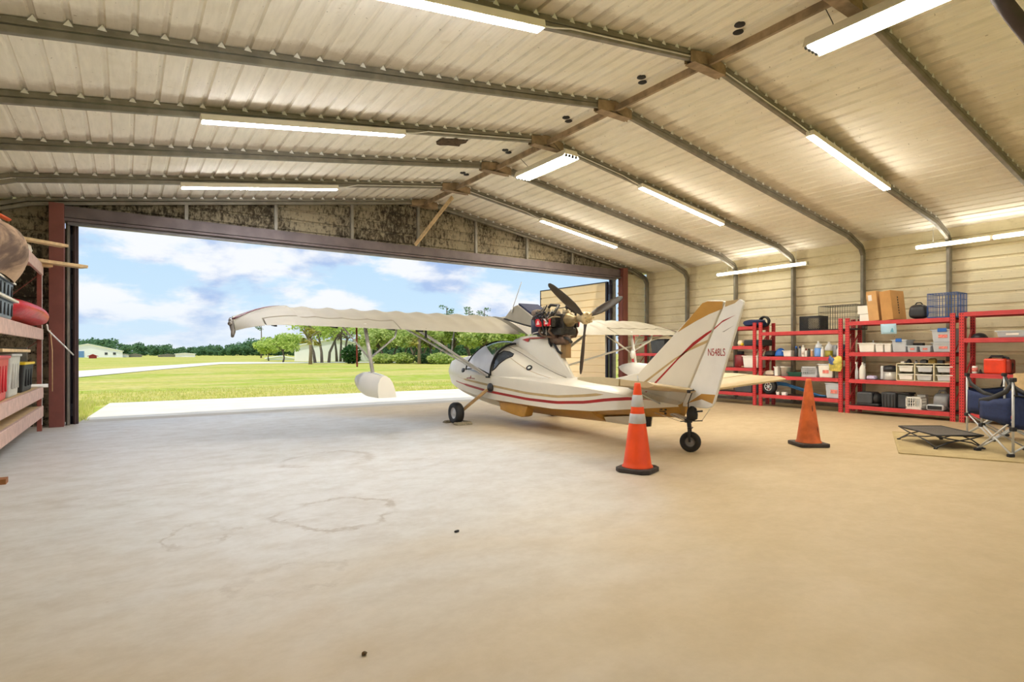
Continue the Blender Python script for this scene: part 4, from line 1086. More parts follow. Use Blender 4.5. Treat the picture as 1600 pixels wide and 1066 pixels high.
# ---- shelf goods: every item is modelled with its front at -y, then turned to face the hangar
def shY(px, X=RX + .05): return onX(px, 500, X).y
def place(o, px0, px1, zshelf, depth, X=RX + .02, rz=0.0):
    y0, y1 = shY(px0, X), shY(px1, X)
    return put(o, (X + depth / 2, (y0 + y1) / 2, zshelf + .031), -PI / 2 + rz)
def dims(px0, px1, ytop, zshelf, X=RX + .02):
    yc = (shY(px0, X) + shY(px1, X)) / 2; a = onX((px0 + px1) / 2, ytop, X)
    return abs(shY(px0, X) - shY(px1, X)), a.z - zshelf - .031
def item(name, label, cat, px0, px1, ytop, zs, depth, maker, X=RX + .02, rz=0.0, group=None):
    wd, ht = dims(px0, px1, ytop, zs, X)
    o = thing(name, label, cat, (0, 0, 0), group); maker(o, max(.03, wd), depth, max(.03, ht)); return place(o, px0, px1, zs, depth, X, rz)

def tote(m, lid=None, latch=None, lidh=.03, label_m=None):
    def f(o, w_, d_, h_):
        q = MB(); t_ = .88; th = .006; hh = h_ - (lidh if lid else 0)
        q.box((0, 0, hh / 2), (w_, d_, hh), taper=t_); b_ = q.build('tub', m, o, bevel=min(.015, w_ * .08))
        if not lid:
            q = MB(); rx, ry = w_ / 2 + .008, d_ / 2 + .008
            for a, b2 in (((-rx, -ry), (rx, -ry)), ((rx, -ry), (rx, ry)), ((rx, ry), (-rx, ry)), ((-rx, ry), (-rx, -ry))): q.bar((*a, hh - .008), (*b2, hh - .008), .016, .018)
            q.build('rim', m, o)
        else:
            q = MB(); q.box((0, 0, h_ - lidh / 2), (w_ + .02, d_ + .02, lidh)); q.build('lid', lid, o, bevel=.008)
        if latch:
            for sy in (-1,):
                q = MB(); q.box((0, sy * (d_ / 2 + .008), hh - .01), (w_ * .42, .025, .07)); q.build('latch', latch, o, bevel=.008)
        if label_m:
            q = MB(); q.box((w_ * .02, -d_ / 2 * .955 - .004, hh * .48), (w_ * .40, .004, hh * .26), M=Matrix.Rotation(-.02, 4, 'X')); q.build('paper_label', label_m, o)
    return f
def crate(m, n=5, diag=False):
    def f(o, w_, d_, h_):
        q = MB(); e = .018
        for x in (-1, 1):
            for y in (-1, 1): q.box((x * (w_ / 2 - e / 2), y * (d_ / 2 - e / 2), h_ / 2), (e, e, h_))
        q.box((0, 0, .008), (w_ - .01, d_ - .01, .012))
        for z in (h_ - .015, .03):
            for y in (-1, 1): q.box((0, y * (d_ / 2 - .006), z), (w_, .012, .03))
            for x in (-1, 1): q.box((x * (w_ / 2 - .006), 0, z), (.012, d_, .03))
        q.build('crate_frame', m, o)
        q = MB(); st = (h_ - .06) / n
        for sgn in ((-1, 1) if diag else (0,)):
            k = -n
            if diag:
                for k in range(-n * 2, n * 2 + 1):
                    x0 = k * st
                    for y in (-1, 1):
                        xa, xb = x0, x0 + sgn * (h_ - .06); za, zb = .03, h_ - .03
                        # clip to the width
                        def clip(xa, za, xb, zb):
                            L_, R_ = -w_ / 2 + .01, w_ / 2 - .01
                            if (xa < L_ and xb < L_) or (xa > R_ and xb > R_): return None
                            pts = []
                            for (x1, z1, x2, z2) in ((xa, za, xb, zb), (xb, zb, xa, za)):
                                if x1 < L_: z1 += (L_ - x1) / (x2 - x1) * (z2 - z1); x1 = L_
                                if x1 > R_: z1 += (R_ - x1) / (x2 - x1) * (z2 - z1); x1 = R_
                                pts.append((x1, z1))
                            return pts
                        c_ = clip(xa, za, xb, zb)
                        if c_ and abs(c_[0][0] - c_[1][0]) > .004: q.bar((c_[0][0], y * (d_ / 2 - .006), c_[0][1]), (c_[1][0], y * (d_ / 2 - .006), c_[1][1]), .008, .012, up=(0, 1, 0))
                        c_ = clip(xa * w_ / max(d_, .01), za, xb * w_ / max(d_, .01), zb)
                        if c_ and abs(c_[0][0] - c_[1][0]) > .004: q.bar((y * (w_ / 2 - .006), c_[0][0] * d_ / w_, c_[0][1]), (y * (w_ / 2 - .006), c_[1][0] * d_ / w_, c_[1][1]), .008, .012, up=(1, 0, 0))
        if not diag:
            nx = max(3, int(w_ / .035)); ny = max(3, int(d_ / .035))
            for i in range(1, nx):
                for y in (-1, 1): q.box((-w_ / 2 + w_ * i / nx, y * (d_ / 2 - .006), h_ / 2), (.012, .008, h_))
            for i in range(1, ny):
                for x in (-1, 1): q.box((x * (w_ / 2 - .006), -d_ / 2 + d_ * i / ny, h_ / 2), (.008, .012, h_))
            for k in range(1, n):
                for y in (-1, 1): q.box((0, y * (d_ / 2 - .006), h_ * k / n), (w_, .008, .010))
                for x in (-1, 1): q.box((x * (w_ / 2 - .006), 0, h_ * k / n), (.008, d_, .010))
        q.build('lattice', m, o)
    return f
def cage(m, step=.045, r=.0028, tray=None, band=None):
    def f(o, w_, d_, h_):
        q = MB()
        for x in (-w_ / 2, w_ / 2):
            for y in (-d_ / 2, d_ / 2): q.cyl((x, y, 0), (x, y, h_), r * 1.8, n=6)
        for z in (.01, h_ * .5, h_):
            q.bar((-w_ / 2, -d_ / 2, z), (w_ / 2, -d_ / 2, z), r * 3, r * 3); q.bar((-w_ / 2, d_ / 2, z), (w_ / 2, d_ / 2, z), r * 3, r * 3)
            q.bar((-w_ / 2, -d_ / 2, z), (-w_ / 2, d_ / 2, z), r * 3, r * 3); q.bar((w_ / 2, -d_ / 2, z), (w_ / 2, d_ / 2, z), r * 3, r * 3)
        q.build('cage_frame', m, o)
        q = MB(); nx = int(w_ / step); ny = int(d_ / step); nz = int(h_ / (step * 2.2))
        for i in range(1, nx):
            x = -w_ / 2 + w_ * i / nx
            for y in (-d_ / 2, d_ / 2): q.bar((x, y, 0), (x, y, h_), r * 2, r * 2)
            q.bar((x, -d_ / 2, h_), (x, d_ / 2, h_), r * 2, r * 2)
        for i in range(1, ny):
            y = -d_ / 2 + d_ * i / ny
            for x in (-w_ / 2, w_ / 2): q.bar((x, y, 0), (x, y, h_), r * 2, r * 2)
        for i in range(1, nz):
            z = h_ * i / nz
            for y in (-d_ / 2, d_ / 2): q.bar((-w_ / 2, y, z), (w_ / 2, y, z), r * 2, r * 2)
            for x in (-w_ / 2, w_ / 2): q.bar((x, -d_ / 2, z), (x, d_ / 2, z), r * 2, r * 2)
        q.build('wire_mesh', m, o)
        if tray: q = MB(); q.box((0, 0, .012), (w_ - .01, d_ - .01, .02)); q.build('tray', tray, o)
        if band: q = MB(); q.box((0, 0, h_ + .006), (w_, d_, .018)); q.build('top_panel', band, o)
    return f
def carton(m, flaps=True, tape=None):
    def f(o, w_, d_, h_):
        q = MB(); q.box((0, 0, h_ / 2), (w_, d_, h_)); q.build('box_body', m, o, bevel=.004)
        if flaps:
            q = MB(); q.box((w_ * .28, -d_ / 2 - .004, h_ * .80), (w_ * .38, .006, h_ * .34)); q.build('flap', m, o)
        if tape: q = MB(); q.box((-w_ * .15, -d_ / 2 - .003, h_ * .78), (w_ * .35, .004, h_ * .2)); q.build('paper_label', tape, o)
    return f
def jug(body, liquid=None, fill=.5, cap=M_white):
    def f(o, w_, d_, h_):
        r = min(w_, d_) / 2
        pr = [(r * .9, 0), (r, .015), (r, h_ * .55), (r * .93, h_ * .64), (r * .55, h_ * .80), (r * .25, h_ * .88), (r * .25, h_ * .93)]
        if liquid:
            k = h_ * fill
            q = MB(); q.lathe([(r * .9, 0), (r, .015), (r, k), (0, k)], n=18); q.build('liquid', liquid, o)
            q = MB(); q.lathe([(r, k)] + [p_ for p_ in pr if p_[1] > k], n=18); q.build('bottle_body', body, o)
        else:
            q = MB(); q.lathe(pr, n=18); q.build('bottle_body', body, o)
        q = MB(); q.lathe([(r * .3, h_ * .92), (r * .3, h_), (0, h_)], n=12); q.build('cap', cap, o)
        q = MB(); q.tube([(r * .5, 0, h_ * .80), (r * .8, 0, h_ * .78), (r * .85, 0, h_ * .62)], r * .13, 6); q.build('handle', body, o)
    return f
def can(m, cap=None, lab=None):
    def f(o, w_, d_, h_):
        r = min(w_, d_) / 2; q = MB(); k = h_ * (.78 if cap else 1)
        q.lathe([(r * .95, 0), (r, .006), (r, k - .012), (r * .8, k)], n=14); q.build('can_body', m, o)
        if cap: q = MB(); q.lathe([(r * .6, k - .004), (r * .6, h_ - .004), (r * .5, h_), (0, h_)], n=12); q.build('cap', cap, o)
        if lab: q = MB(); q.lathe([(r + .001, k * .25), (r + .001, k * .75)], n=14); q.build('paper_label', lab, o)
    return f
def spray(m, trig):
    def f(o, w_, d_, h_):
        r = min(w_, d_) / 2 * .8; q = MB(); q.lathe([(r * .9, 0), (r, .01), (r, h_ * .45), (r * .5, h_ * .68), (r * .35, h_ * .8)], n=14); q.build('bottle_body', m, o)
        q = MB(); q.box((0, -r * .3, h_ * .92), (r * .7, r * 2.2, h_ * .12)); q.box((0, -r * 1.0, h_ * .8), (r * .3, r * .3, h_ * .16)); q.cyl((0, 0, h_ * .78), (0, 0, h_ * .88), r * .4, n=10); q.build('trigger', trig, o, bevel=.003)
    return f
def bag(m, strap=None, lump=.12, seed=1):
    def f(o, w_, d_, h_):
        rr_ = random.Random(seed); q = MB()
        def P(i, j):
            t_ = i / 8; a = 2 * PI * j / 16; e = (1 - abs(1.94 * t_ - .97) ** 5) ** .45 * (1 - .12 * t_)
            cx, sy = math.cos(a), math.sin(a); k = 1 + lump * (rr_.random() - .5)
            return Vector((w_ / 2 * math.copysign(abs(cx) ** .42, cx) * e * k, d_ / 2 * math.copysign(abs(sy) ** .42, sy) * e * k, h_ * t_ * (1 + lump * .5 * (rr_.random() - .5))))
        q.grid(P, 9, 16, cv=True); q.f.append(list(range(16))[::-1]); q.m.append(0); q.s.append(False); q.f.append([128 + j for j in range(16)]); q.m.append(0); q.s.append(True)
        q.build('bag_body', m, o, sub=1)
        if strap: q = MB(); q.tube([(-w_ * .2, 0, h_ * .97), (-w_ * .1, 0, h_ * 1.1), (w_ * .1, 0, h_ * 1.1), (w_ * .2, 0, h_ * .97)], .012, 6); q.build('handle', strap, o)
    return f
def dome(m):
    def f(o, w_, d_, h_):
        q = MB(); q.ball((0, 0, 0), (w_ / 2, d_ / 2, h_), 18, z0=0.0); q.build('shell', m, o); q = MB(); q.torus((0, 0, .012), w_ / 2, .012, 'Z', 22, 6); q.build('brim', M_blackp, o)
    return f
def plain(m, part='body', bev=.01, tp=1.0):
    def f(o, w_, d_, h_):
        q = MB(); q.box((0, 0, h_ / 2), (w_, d_, h_), taper=tp); q.build(part, m, o, bevel=bev)
    return f
M_bottle = mat('pale bottle plastic', (222, 226, 232), .3, var=.03, alpha=.8)
M_paper = mat('paper label', (240, 232, 226), .8, var=.04); M_redlab = mat('red print label', (226, 130, 120), .7, var=.3, scale=30)
M_dkred = mat('dark red can', (128, 26, 32), .4, var=.1)
M_bluel = mat('blue washer fluid', (110, 156, 224), .2, var=.04); M_yel = mat('olive oil yellow', (150, 140, 40), .3, var=.1)
M_ylw = mat('yellow plastic', (232, 196, 40), .45); M_green = mat('dark green plastic', (30, 84, 66), .5)
M_lgrey = mat('light grey plastic', (200, 202, 206), .45, var=.05); M_dgrey = mat('charcoal plastic', (66, 68, 72), .5, var=.15)

def pouch(o, w_, d_, h_):
    r_ = random.Random(15); J = [[(r_.random() - .5) * .03 for _ in range(11)] for _ in range(9)]
    def G(sg): return lambda i, j: Vector((w_ * (j / 10 - .5) * (1 - .18 * (i / 8)) + J[i][j], sg * (d_ / 2 * (math.sin(PI * j / 10) * math.sin(PI * (.1 + .85 * i / 8))) ** .6) + J[i][j], h_ * (1 - i / 8) * (1 + .10 * math.sin(j * 1.1)) + J[i][10 - j] * .4))
    q = MB(); q.grid(G(-1), 9, 11); q.grid(G(1), 9, 11); q.build('bag_body', mat('yellow blue print', (214, 196, 96), .6, var=.35, scale=9), o, fix=False)
    q = MB(); q.grid(lambda i, j: G(-1)(i, j) + Vector((0, -.006, 0)), 5, 6); q.build('print_panel', mat('blue print', (72, 96, 150), .6, var=.4, scale=20), o, fix=False)
# far rack in the corner (mostly hidden behind the fin and wing)
item('storage_tote', 'dark grey storage tote on the farthest red rack under the wing', 'tote', 1016, 1038, 530, 1.22, .4, tote(M_dgrey, M_black))
item('duffel_bag', 'black duffel bag on the farthest red rack under the wing, beside the fin', 'bag', 1040, 1066, 532, 1.22, .4, bag(M_blackp, M_black, .15, 3))
item('moving_blanket', 'dark folded blanket on the farthest red rack near the float', 'blanket', 1012, 1040, 551, .80, .4, bag(M_dgrey, None, .2, 4))
# rack behind the fin
item('canvas_bundle', 'navy and black cloth bundle draped on the top shelf beside the rudder', 'cloth', 1158, 1188, 499, 1.87, .40, bag(M_navy, None, .35, 11))
o = thing('rubber_hose', 'black coiled hose on the cloth bundle on the top shelf behind the rudder', 'hose'); q = MB(); q.torus((0, 0, .11), .12, .024, 'Y', 22, 8); q.torus((.01, .05, .12), .11, .022, 'Y', 22, 8); q.build('coil', M_black, o); place(o, 1176, 1196, 1.87, .4, X=RX + .12)
item('tool_case', 'long black tool case on the second shelf beside the rudder', 'case', 1162, 1192, 531, 1.395, .40, plain(M_blackp, 'case_body', .02))
item('dust_ball', 'cream round ball on the black tool case by the rudder', 'ball', 1150, 1160, 528, 1.395, .12, lambda o, w_, d_, h_: MB().ball((0, 0, .075), (.075, .075, .075), 14).build('ball_body', mat('cream ball', (236, 222, 190), .5), o))
item('paint_ball', 'small yellow ball at the shelf edge by the rudder', 'ball', 1155, 1162, 538, 1.395, .07, lambda o, w_, d_, h_: MB().ball((0, 0, .04), (.04, .04, .04), 12).build('ball_body', M_ylw, o))
item('metal_canister', 'dark red canister with white print, shelf beside the rudder', 'canister', 1143, 1161, 549, .865, .28, can(M_dkred, M_black, None))
item('storage_bin', 'white open storage bin beside the dark red canister', 'bin', 1160, 1184, 556, .865, .36, tote(M_white))
item('wooden_mallet', 'cream wooden mallet lying before the dark red canister', 'mallet', 1150, 1166, 570, .865, .1, lambda o, w_, d_, h_: MB().tube([(-w_ / 2, 0, .04), (-w_ * .2, 0, .04), (-w_ * .18, 0, .025), (w_ / 2, 0, .02)], [.04, .04, .018, .014], 10).build('mallet_body', M_wood, o))
item('battery_charger', 'grey battery charger with a white letter on the lowest shelf by the fin', 'charger', 1148, 1174, 601, .26, .3, plain(M_dgrey, 'case_body', .02))
item('speaker_box', 'black box beside the grey battery charger on the lowest shelf', 'box', 1175, 1184, 600, .26, .3, plain(M_blackp, 'box_body', .01))
# rack with jugs and bottles
item('milk_crate', 'black milk crate with diagonal lattice on the top shelf', 'crate', 1249, 1281, 494, 1.715, .34, crate(M_blackp, 7, True))
item('wire_cage', 'black wire dog cage on the top shelf beside the milk crate', 'cage', 1279, 1337, 477, 1.715, .5, cage(mat('black wire', (60, 58, 56), .5, .3), .05, .0026, M_black))
item('cable_bundle', 'black cable bundle beside the blue helmet', 'cable', 1192, 1208, 548, 1.14, .3, bag(M_black, None, .4, 21))
item('bicycle_helmet', 'blue domed helmet beside the white bowl', 'helmet', 1207, 1223, 544, 1.14, .26, dome(M_blue))
item('plastic_bowl', 'white square bowl between the blue helmet and the spray cans', 'bowl', 1223, 1236, 548, 1.14, .22, tote(M_white))
bl = [(1239.5, 1246, 541, can(M_blackp, M_blue), 'dark spray can with a blue cap, first of the row'), (1246.5, 1250.5, 541, can(M_greyp, M_navy), 'grey spray can with a navy cap, second of the row'), (1251, 1256, 539, can(M_white, M_white, M_paper), 'tall white spray can in the row'), (1256.5, 1260, 545, can(M_white, M_dkred), 'small white spray can with a red cap'), (1260.5, 1264.5, 545, can(M_dgrey, M_black), 'small charcoal spray can beside the red-capped can'), (1265, 1269.5, 546, can(mat('tan can', (196, 150, 110), .5), M_white), 'tan spray can next to the blue jug')]
for a, b_, yt_, mk, lb in bl: item('spray_can', lb, 'spray can', a, b_, yt_, 1.14, .075, mk, group='spray cans on the jug shelf')
item('washer_fluid_jug', 'clear jug half full of blue fluid', 'jug', 1270, 1281.5, 533, 1.14, .16, jug(M_bottle, M_bluel, .55), group='jugs on the bottle shelf')
item('plastic_bottle', 'slim white bottle between the two large jugs', 'bottle', 1281.5, 1286, 542, 1.14, .06, can(M_white, M_white))
item('oil_jug', 'clear jug with olive-yellow contents beside the slim white bottle', 'jug', 1286.5, 1298, 534, 1.14, .16, jug(M_bottle, M_yel, .4), group='jugs on the bottle shelf')
item('plastic_bag', 'clear crumpled plastic bag behind the yellow jug', 'bag', 1297, 1307, 539, 1.14, .2, bag(M_clear, None, .35, 8), X=RX + .15)
item('cleaning_bottle', 'white spray bottle near the rack upright, with a red label', 'bottle', 1305, 1312, 536, 1.14, .09, spray(M_white, M_white))
item('rag_bundle', 'blue and teal rag bundle next to the rack upright', 'rag', 1309, 1318, 538, 1.14, .2, bag(mat('teal rag', (40, 84, 110), .9, var=.3), None, .4, 9), X=RX + .12)
item('handle_bag', 'yellow and blue printed bag hanging over the shelf edge', 'bag', 1292, 1313, 558, .84, .14, pouch, X=RX - .16)
item('plastic_cup', 'white narrow tub beside the white bucket', 'tub', 1209.5, 1215, 573, .69, .1, tote(M_white))
item('plastic_bucket', 'white round bucket on the third shelf', 'bucket', 1216, 1230.5, 573, .69, .22, lambda o, w_, d_, h_: (MB().lathe([(w_ * .36, 0), (w_ * .5, h_), (w_ * .53, h_), (w_ * .53, h_ - .02), (w_ * .47, h_ - .02), (w_ * .34, .01), (0, .01)], n=20).build('bucket_body', M_white, o), MB().tube([(w_ * .5 * math.cos(a), 0, h_ - .02 - .10 * math.sin(a)) for a in [PI * i / 10 for i in range(11)]], .004, 5).build('handle', M_steel, o)))
item('wiper_roll', 'cream rag roll lying beside the white tub', 'rag', 1194, 1208, 579, .69, .15, bag(mat('cream rag', (206, 186, 166), .9), None, .3, 17))
item('paint_tray', 'dark green shallow tray on the third shelf', 'tray', 1230, 1252, 582, .69, .28, tote(M_green))
item('wire_basket', 'grey plastic lattice basket on the third shelf', 'basket', 1252, 1276, 573, .69, .26, crate(M_lgrey, 4))
item('lidded_tote', 'white tote with a red drawing and pale lid beside the lattice basket', 'tote', 1278, 1301, 569, .69, .34, tote(M_white, M_lgrey, None, .025, M_redlab))
item('brown_tub', 'grey-brown tub beside the rack upright on the third shelf', 'tub', 1303, 1316, 573, .69, .3, tote(mat('grey brown plastic', (120, 110, 100), .5)))
o = thing('spare_wheel', 'black spare wheel with a pale spoked rim on the lowest shelf', 'wheel'); q = MB(); q.lathe([(.10, -.05), (.15, -.06), (.18, -.035), (.18, .035), (.15, .06), (.10, .05), (.10, -.05)], (0, 0, .18), 'Y', 26, caps=False); q.build('tyre', M_black, o)
q = MB(); q.torus((0, -.03, .18), .095, .012, 'Y', 24, 6); q.cyl((0, -.05, .18), (0, .04, .18), .028, n=12)
for i in range(7): a = 2 * PI * i / 7; q.bar((.02 * math.cos(a), -.035, .18 + .02 * math.sin(a)), (.095 * math.cos(a), -.035, .18 + .095 * math.sin(a)), .012, .014)
q.build('rim', M_alu, o); place(o, 1190, 1208, .25, .16)
o = thing('blue_hose', 'blue air hose sagging across the lowest shelf behind the faded cone', 'hose'); q = MB()
for k in range(3):
    pts = [(RX + .2 + .03 * k, onX(px_, yy_, RX + .2).y, max(.30, onX(px_, yy_ + 2 * k, RX + .2).z)) for px_, yy_ in ((1207, 599), (1215, 597.5), (1228, 599), (1242, 604), (1255, 608), (1270, 614), (1282, 618), (1290, 619))]
    q.tube(pts, .014, 8)
q.build('hose_loops', mat('blue hose', (64, 130, 190), .4), o)
item('small_bottle', 'small white bottle beside the spare wheel', 'bottle', 1211, 1217, 611, .25, .07, can(M_white, M_dgrey)); item('light_bulb_pack', 'small white pack on the lowest shelf, second from the spare wheel', 'pack', 1221, 1228, 613, .25, .08, plain(M_white, 'pack_body', .01))
item('clear_tote', 'clear tote with red print at the right end of the lowest bottle-rack shelf', 'tote', 1289, 1316, 599, .25, .36, tote(M_clear, M_lgrey, None, .02, M_redlab))
# rack with the cartons and the drawer unit
item('shoe_box', 'white box, lower of two stacked beside the cardboard cartons', 'box', 1343, 1360, 491, 1.876, .3, carton(M_white, False), group='white boxes stacked on the top shelf')
o = thing('shoe_box', 'white box, upper of two stacked beside the cardboard cartons', 'box', (0, 0, 0), 'white boxes stacked on the top shelf'); wd, ht = dims(1340, 1358, 491, 1.876); carton(M_white, False)(o, wd, .3, .17); place(o, 1340, 1358, 1.876 + ht + .004, .3)
item('cardboard_carton', 'tall open cardboard carton with a white label, left of the pair', 'carton', 1357, 1373, 455, 1.876, .36, carton(mat('light cardboard', (206, 160, 106), .8, var=.06), True, M_paper), rz=.05).rotation_euler.y = -.10
item('cardboard_carton', 'tall cardboard carton with dark vertical print on its side, right of the pair', 'carton', 1380, 1399, 454, 1.876, .46, lambda o, w_, d_, h_: (carton(M_card, True)(o, w_, d_, h_), MB().add([(w_ / 2 + .002, -d_ * .05 + .03 * s_, h_ * (.2 + .09 * i) + .02 * k) for i in range(7) for s_, k in ((0, 0), (1, 0), (1, 1.6), (0, 1.6))], [(4 * i, 4 * i + 1, 4 * i + 2, 4 * i + 3) for i in range(7)]).build('printed_marks', M_black, o, solid=.002)), rz=-.12, X=RX - .02).rotation_euler.y = -.11
item('camera_bag', 'black zipped camera bag between the cartons and the blue cage', 'bag', 1417, 1446, 475, 1.876, .26, bag(M_blackp, M_black, .06, 5))
item('blue_cage', 'blue wire cage on the top shelf beside the black camera bag', 'cage', 1449, 1496, 458, 1.876, .46, cage(mat('blue wire', (44, 88, 160), .45), .045, .0032, mat('blue tray', (40, 80, 150), .5), None))
o = thing('paper_sheet', 'pale blue printed sheet hanging under the top shelf beam', 'paper'); q = MB(); q.grid(lambda i, j: Vector((-.14 + .28 * j / 4 + .015 * i / 4, .006 * math.sin(j * 1.3), -.20 * i / 4)), 5, 5); q.build('sheet', mat('pale blue print', (176, 208, 228), .7, var=.06, scale=5), o, solid=.002)
q = MB(); q.prism([(.04, -.16), (.10, -.17), (.09, -.11), (.075, -.08), (.06, -.1)], 'XZ', -.008, -.005); q.build('printed_figure', mat('teal print', (90, 150, 180), .7), o); put(o, (RX - .022, (shY(1378) + shY(1403)) / 2, 1.83), -PI / 2)
item('white_box', 'white open box at the left end of the tote shelf', 'box', 1341, 1366, 536, 1.237, .3, tote(M_white)); item('white_bin', 'small white bin, second from the left on the tote shelf', 'bin', 1367, 1380, 537, 1.237, .26, tote(M_white), group='white bins on the tote shelf'); item('white_bin', 'small white bin, third from the left on the tote shelf', 'bin', 1381, 1392, 537, 1.237, .26, tote(M_white), group='white bins on the tote shelf')
item('small_jar', 'small grey jar peeking above the white bins', 'jar', 1361, 1366, 531.5, 1.237, .05, can(M_greyp, M_lgrey), X=RX + .36)
item('latch_tote', 'clear tote with blue latch and a tan coil inside, middle of the tote shelf', 'tote', 1393, 1416, 531, 1.237, .36, tote(M_clear, None, M_blue))
item('small_tote', 'small clear tote right of the large blue-latched tote', 'tote', 1417, 1433, 540, 1.237, .26, tote(M_clear, None, None, .02, M_redlab), group='small clear totes'); item('small_tote', 'small clear tote just left of the two stacked totes', 'tote', 1436, 1454, 540, 1.237, .26, tote(M_clear, None, None, .02, M_redlab), group='small clear totes')
item('folded_case', 'black folded case lying behind the small clear totes', 'case', 1418, 1442, 536, 1.237, .12, plain(M_black, 'case_body', .015), X=RX + .34)
item('latch_tote', 'clear tote with red label, lower of two stacked beside the upright', 'tote', 1456, 1490, 535.5, 1.237, .4, tote(M_clear, None, None, .02, M_redlab), group='stacked totes')
o = thing('latch_tote', 'clear tote with blue latch and red label, upper of two stacked beside the upright', 'tote', (0, 0, 0), 'stacked totes'); wd, ht = dims(1455, 1490, 535.5, 1.237); tote(M_clear, None, M_blue, .02, M_redlab)(o, wd, .4, .24); place(o, 1455, 1490, 1.237 + ht + .004, .4)
item('spray_bottle', 'white trigger spray bottle beside the left upright of the drawer-unit shelf', 'bottle', 1334, 1340, 565, .68, .09, spray(M_lgrey, M_white), group='trigger bottles'); item('bleach_jug', 'white handled bottle next to the trigger spray bottle', 'bottle', 1340.5, 1350, 566.5, .68, .13, jug(M_white))
item('amber_bottle', 'amber bottle behind the white handled bottle', 'bottle', 1347, 1352, 568, .68, .07, can(mat('amber plastic', (150, 100, 60), .4), M_white), X=RX + .2); item('glove_pair', 'white and purple cloth lying right of the white handled bottle', 'cloth', 1352, 1367, 587, .68, .18, bag(mat('white purple cloth', (196, 186, 216), .9, var=.15), None, .3, 31))
item('pressure_cooker', 'black lidded steel cooker beside the white drawer unit', 'cooker', 1374, 1398, 571, .68, .30, lambda o, w_, d_, h_: (MB().lathe([(w_ * .44, 0), (w_ * .47, .02), (w_ * .47, h_ * .6), (0, h_ * .6)], n=22).build('pot', M_steel, o), MB().lathe([(w_ * .5, h_ * .58), (w_ * .5, h_ * .8), (w_ * .4, h_ * .95), (0, h_)], n=22).build('lid', M_blackp, o), MB().box((-w_ * .4, -w_ * .32, h_ * .5), (.05, .05, h_ * .9)).build('control_panel', M_lgrey, o, bevel=.01)))
def drawers(o, w_, d_, h_):
    mI = mat('ivory plastic', (226, 214, 180), .5, var=.04); e = .014
    q = MB(); q.box((0, 0, h_ - e / 2), (w_, d_, e)); q.box((0, 0, e / 2), (w_, d_, e)); q.box((0, d_ / 2 - .004, h_ / 2), (w_, .008, h_))
    for i in range(4): q.box((-w_ / 2 + e / 2 + (w_ - e) * i / 3, 0, h_ / 2), (e if i in (0, 3) else e * 1.3, d_, h_))
    q.build('frame', mI, o)
    for i in range(3):
        for k in range(2):
            x = -w_ / 2 + w_ * (i + .53) / 3; z = e + (h_ - 2 * e) * (k + .42) / 2
            q = MB(); q.box((x, -.01 - (.03 if (i, k) == (1, 0) else 0), z), (w_ / 3 - .075, d_, (h_ - 2 * e) / 2 * .72), taper=.9); dr = q.build('drawer', M_lgrey if i else M_white, o, bevel=.008)
            q = MB(); q.box((x, -d_ / 2 - .014 - (.03 if (i, k) == (1, 0) else 0), z + (h_ - 2 * e) * .15), (w_ / 3 - .05, .018, .018)); q.build('drawer_rim', M_white, dr, bevel=.004)
item('drawer_unit', 'ivory unit with six white pull-out drawers, two high and three wide', 'drawers', 1400, 1491, 568, .68, .34, drawers)
zt_ = .68 + dims(1400, 1491, 568, .68)[1] + .002
for px0, px1, yt_, mk, nm, lb, ct in ((1407, 1413, 564.5, plain(M_white, 'pack_body', .006), 'white_packet', 'small white packet lying on the drawer unit, first from the left', 'packet'), (1414, 1423, 561, dome(M_blackp), 'black_lamp', 'round black work light lying on the ivory drawer unit', 'light'), (1427, 1432, 563, can(M_lgrey, M_dgrey), 'grey_jar', 'small grey jar on the drawer unit beside the black work light', 'jar'), (1436, 1448, 562, bag(M_dgrey, None, .4, 41), 'grey_rag', 'dark grey rag on the middle of the drawer unit', 'rag'), (1449, 1462, 560, bag(mat('olive tan cloth', (160, 134, 70), .9, var=.2), None, .5, 42), 'tan_glove', 'tan leather glove heaped on the drawer unit', 'glove'), (1464, 1473, 563, plain(M_blackp, 'tool_body', .008), 'hand_tool', 'black and white hand tool on the drawer unit', 'tool'), (1475, 1490, 564, bag(mat('brown leather', (140, 104, 66), .8), None, .4, 43), 'leather_pouch', 'brown leather pouch at the right end of the drawer unit', 'pouch')):
    item(nm, lb, ct, px0, px1, yt_, zt_ - .03, .12, mk, X=RX + .1)
item('machine_case', 'black power tool case at the left end of the lowest carton-rack shelf', 'case', 1338, 1373, 612, .14, .36, lambda o, w_, d_, h_: (MB().box((-w_ * .15, 0, h_ * .55), (w_ * .7, d_, h_ * .8)).build('case_body', M_dgrey, o, bevel=.03), MB().box((0, 0, h_ * .1), (w_, d_ * .96, h_ * .2)).build('base', M_black, o, bevel=.02), MB().ball((w_ * .3, -.02, h_ * .5), (w_ * .22, d_ * .4, h_ * .42), 14).build('motor', M_black, o)))
item('black_tote', 'black ribbed tote with an open lid on the lowest shelf', 'tote', 1377, 1417, 614, .14, .38, lambda o, w_, d_, h_: (MB().box((-w_ * .22, -.01, h_ / 2), (w_ * .56, d_, h_), taper=.92).build('tub', M_dgrey, o, bevel=.012), MB().box((w_ * .29, .02, h_ * .48), (w_ * .42, d_ * .8, h_ * .96)).build('side_bin', M_dgrey, o, bevel=.02), [MB().box((-w_ * .22 + (i - 1.5) * w_ * .13, -d_ / 2 - .005, h_ * .45), (.018, .02, h_ * .85)).build('rib', M_blackp, o) for i in range(4)], MB().box((w_ * .32, 0, h_ * .98), (w_ * .46, d_ * .86, .025)).build('lid', M_black, o, bevel=.006)))
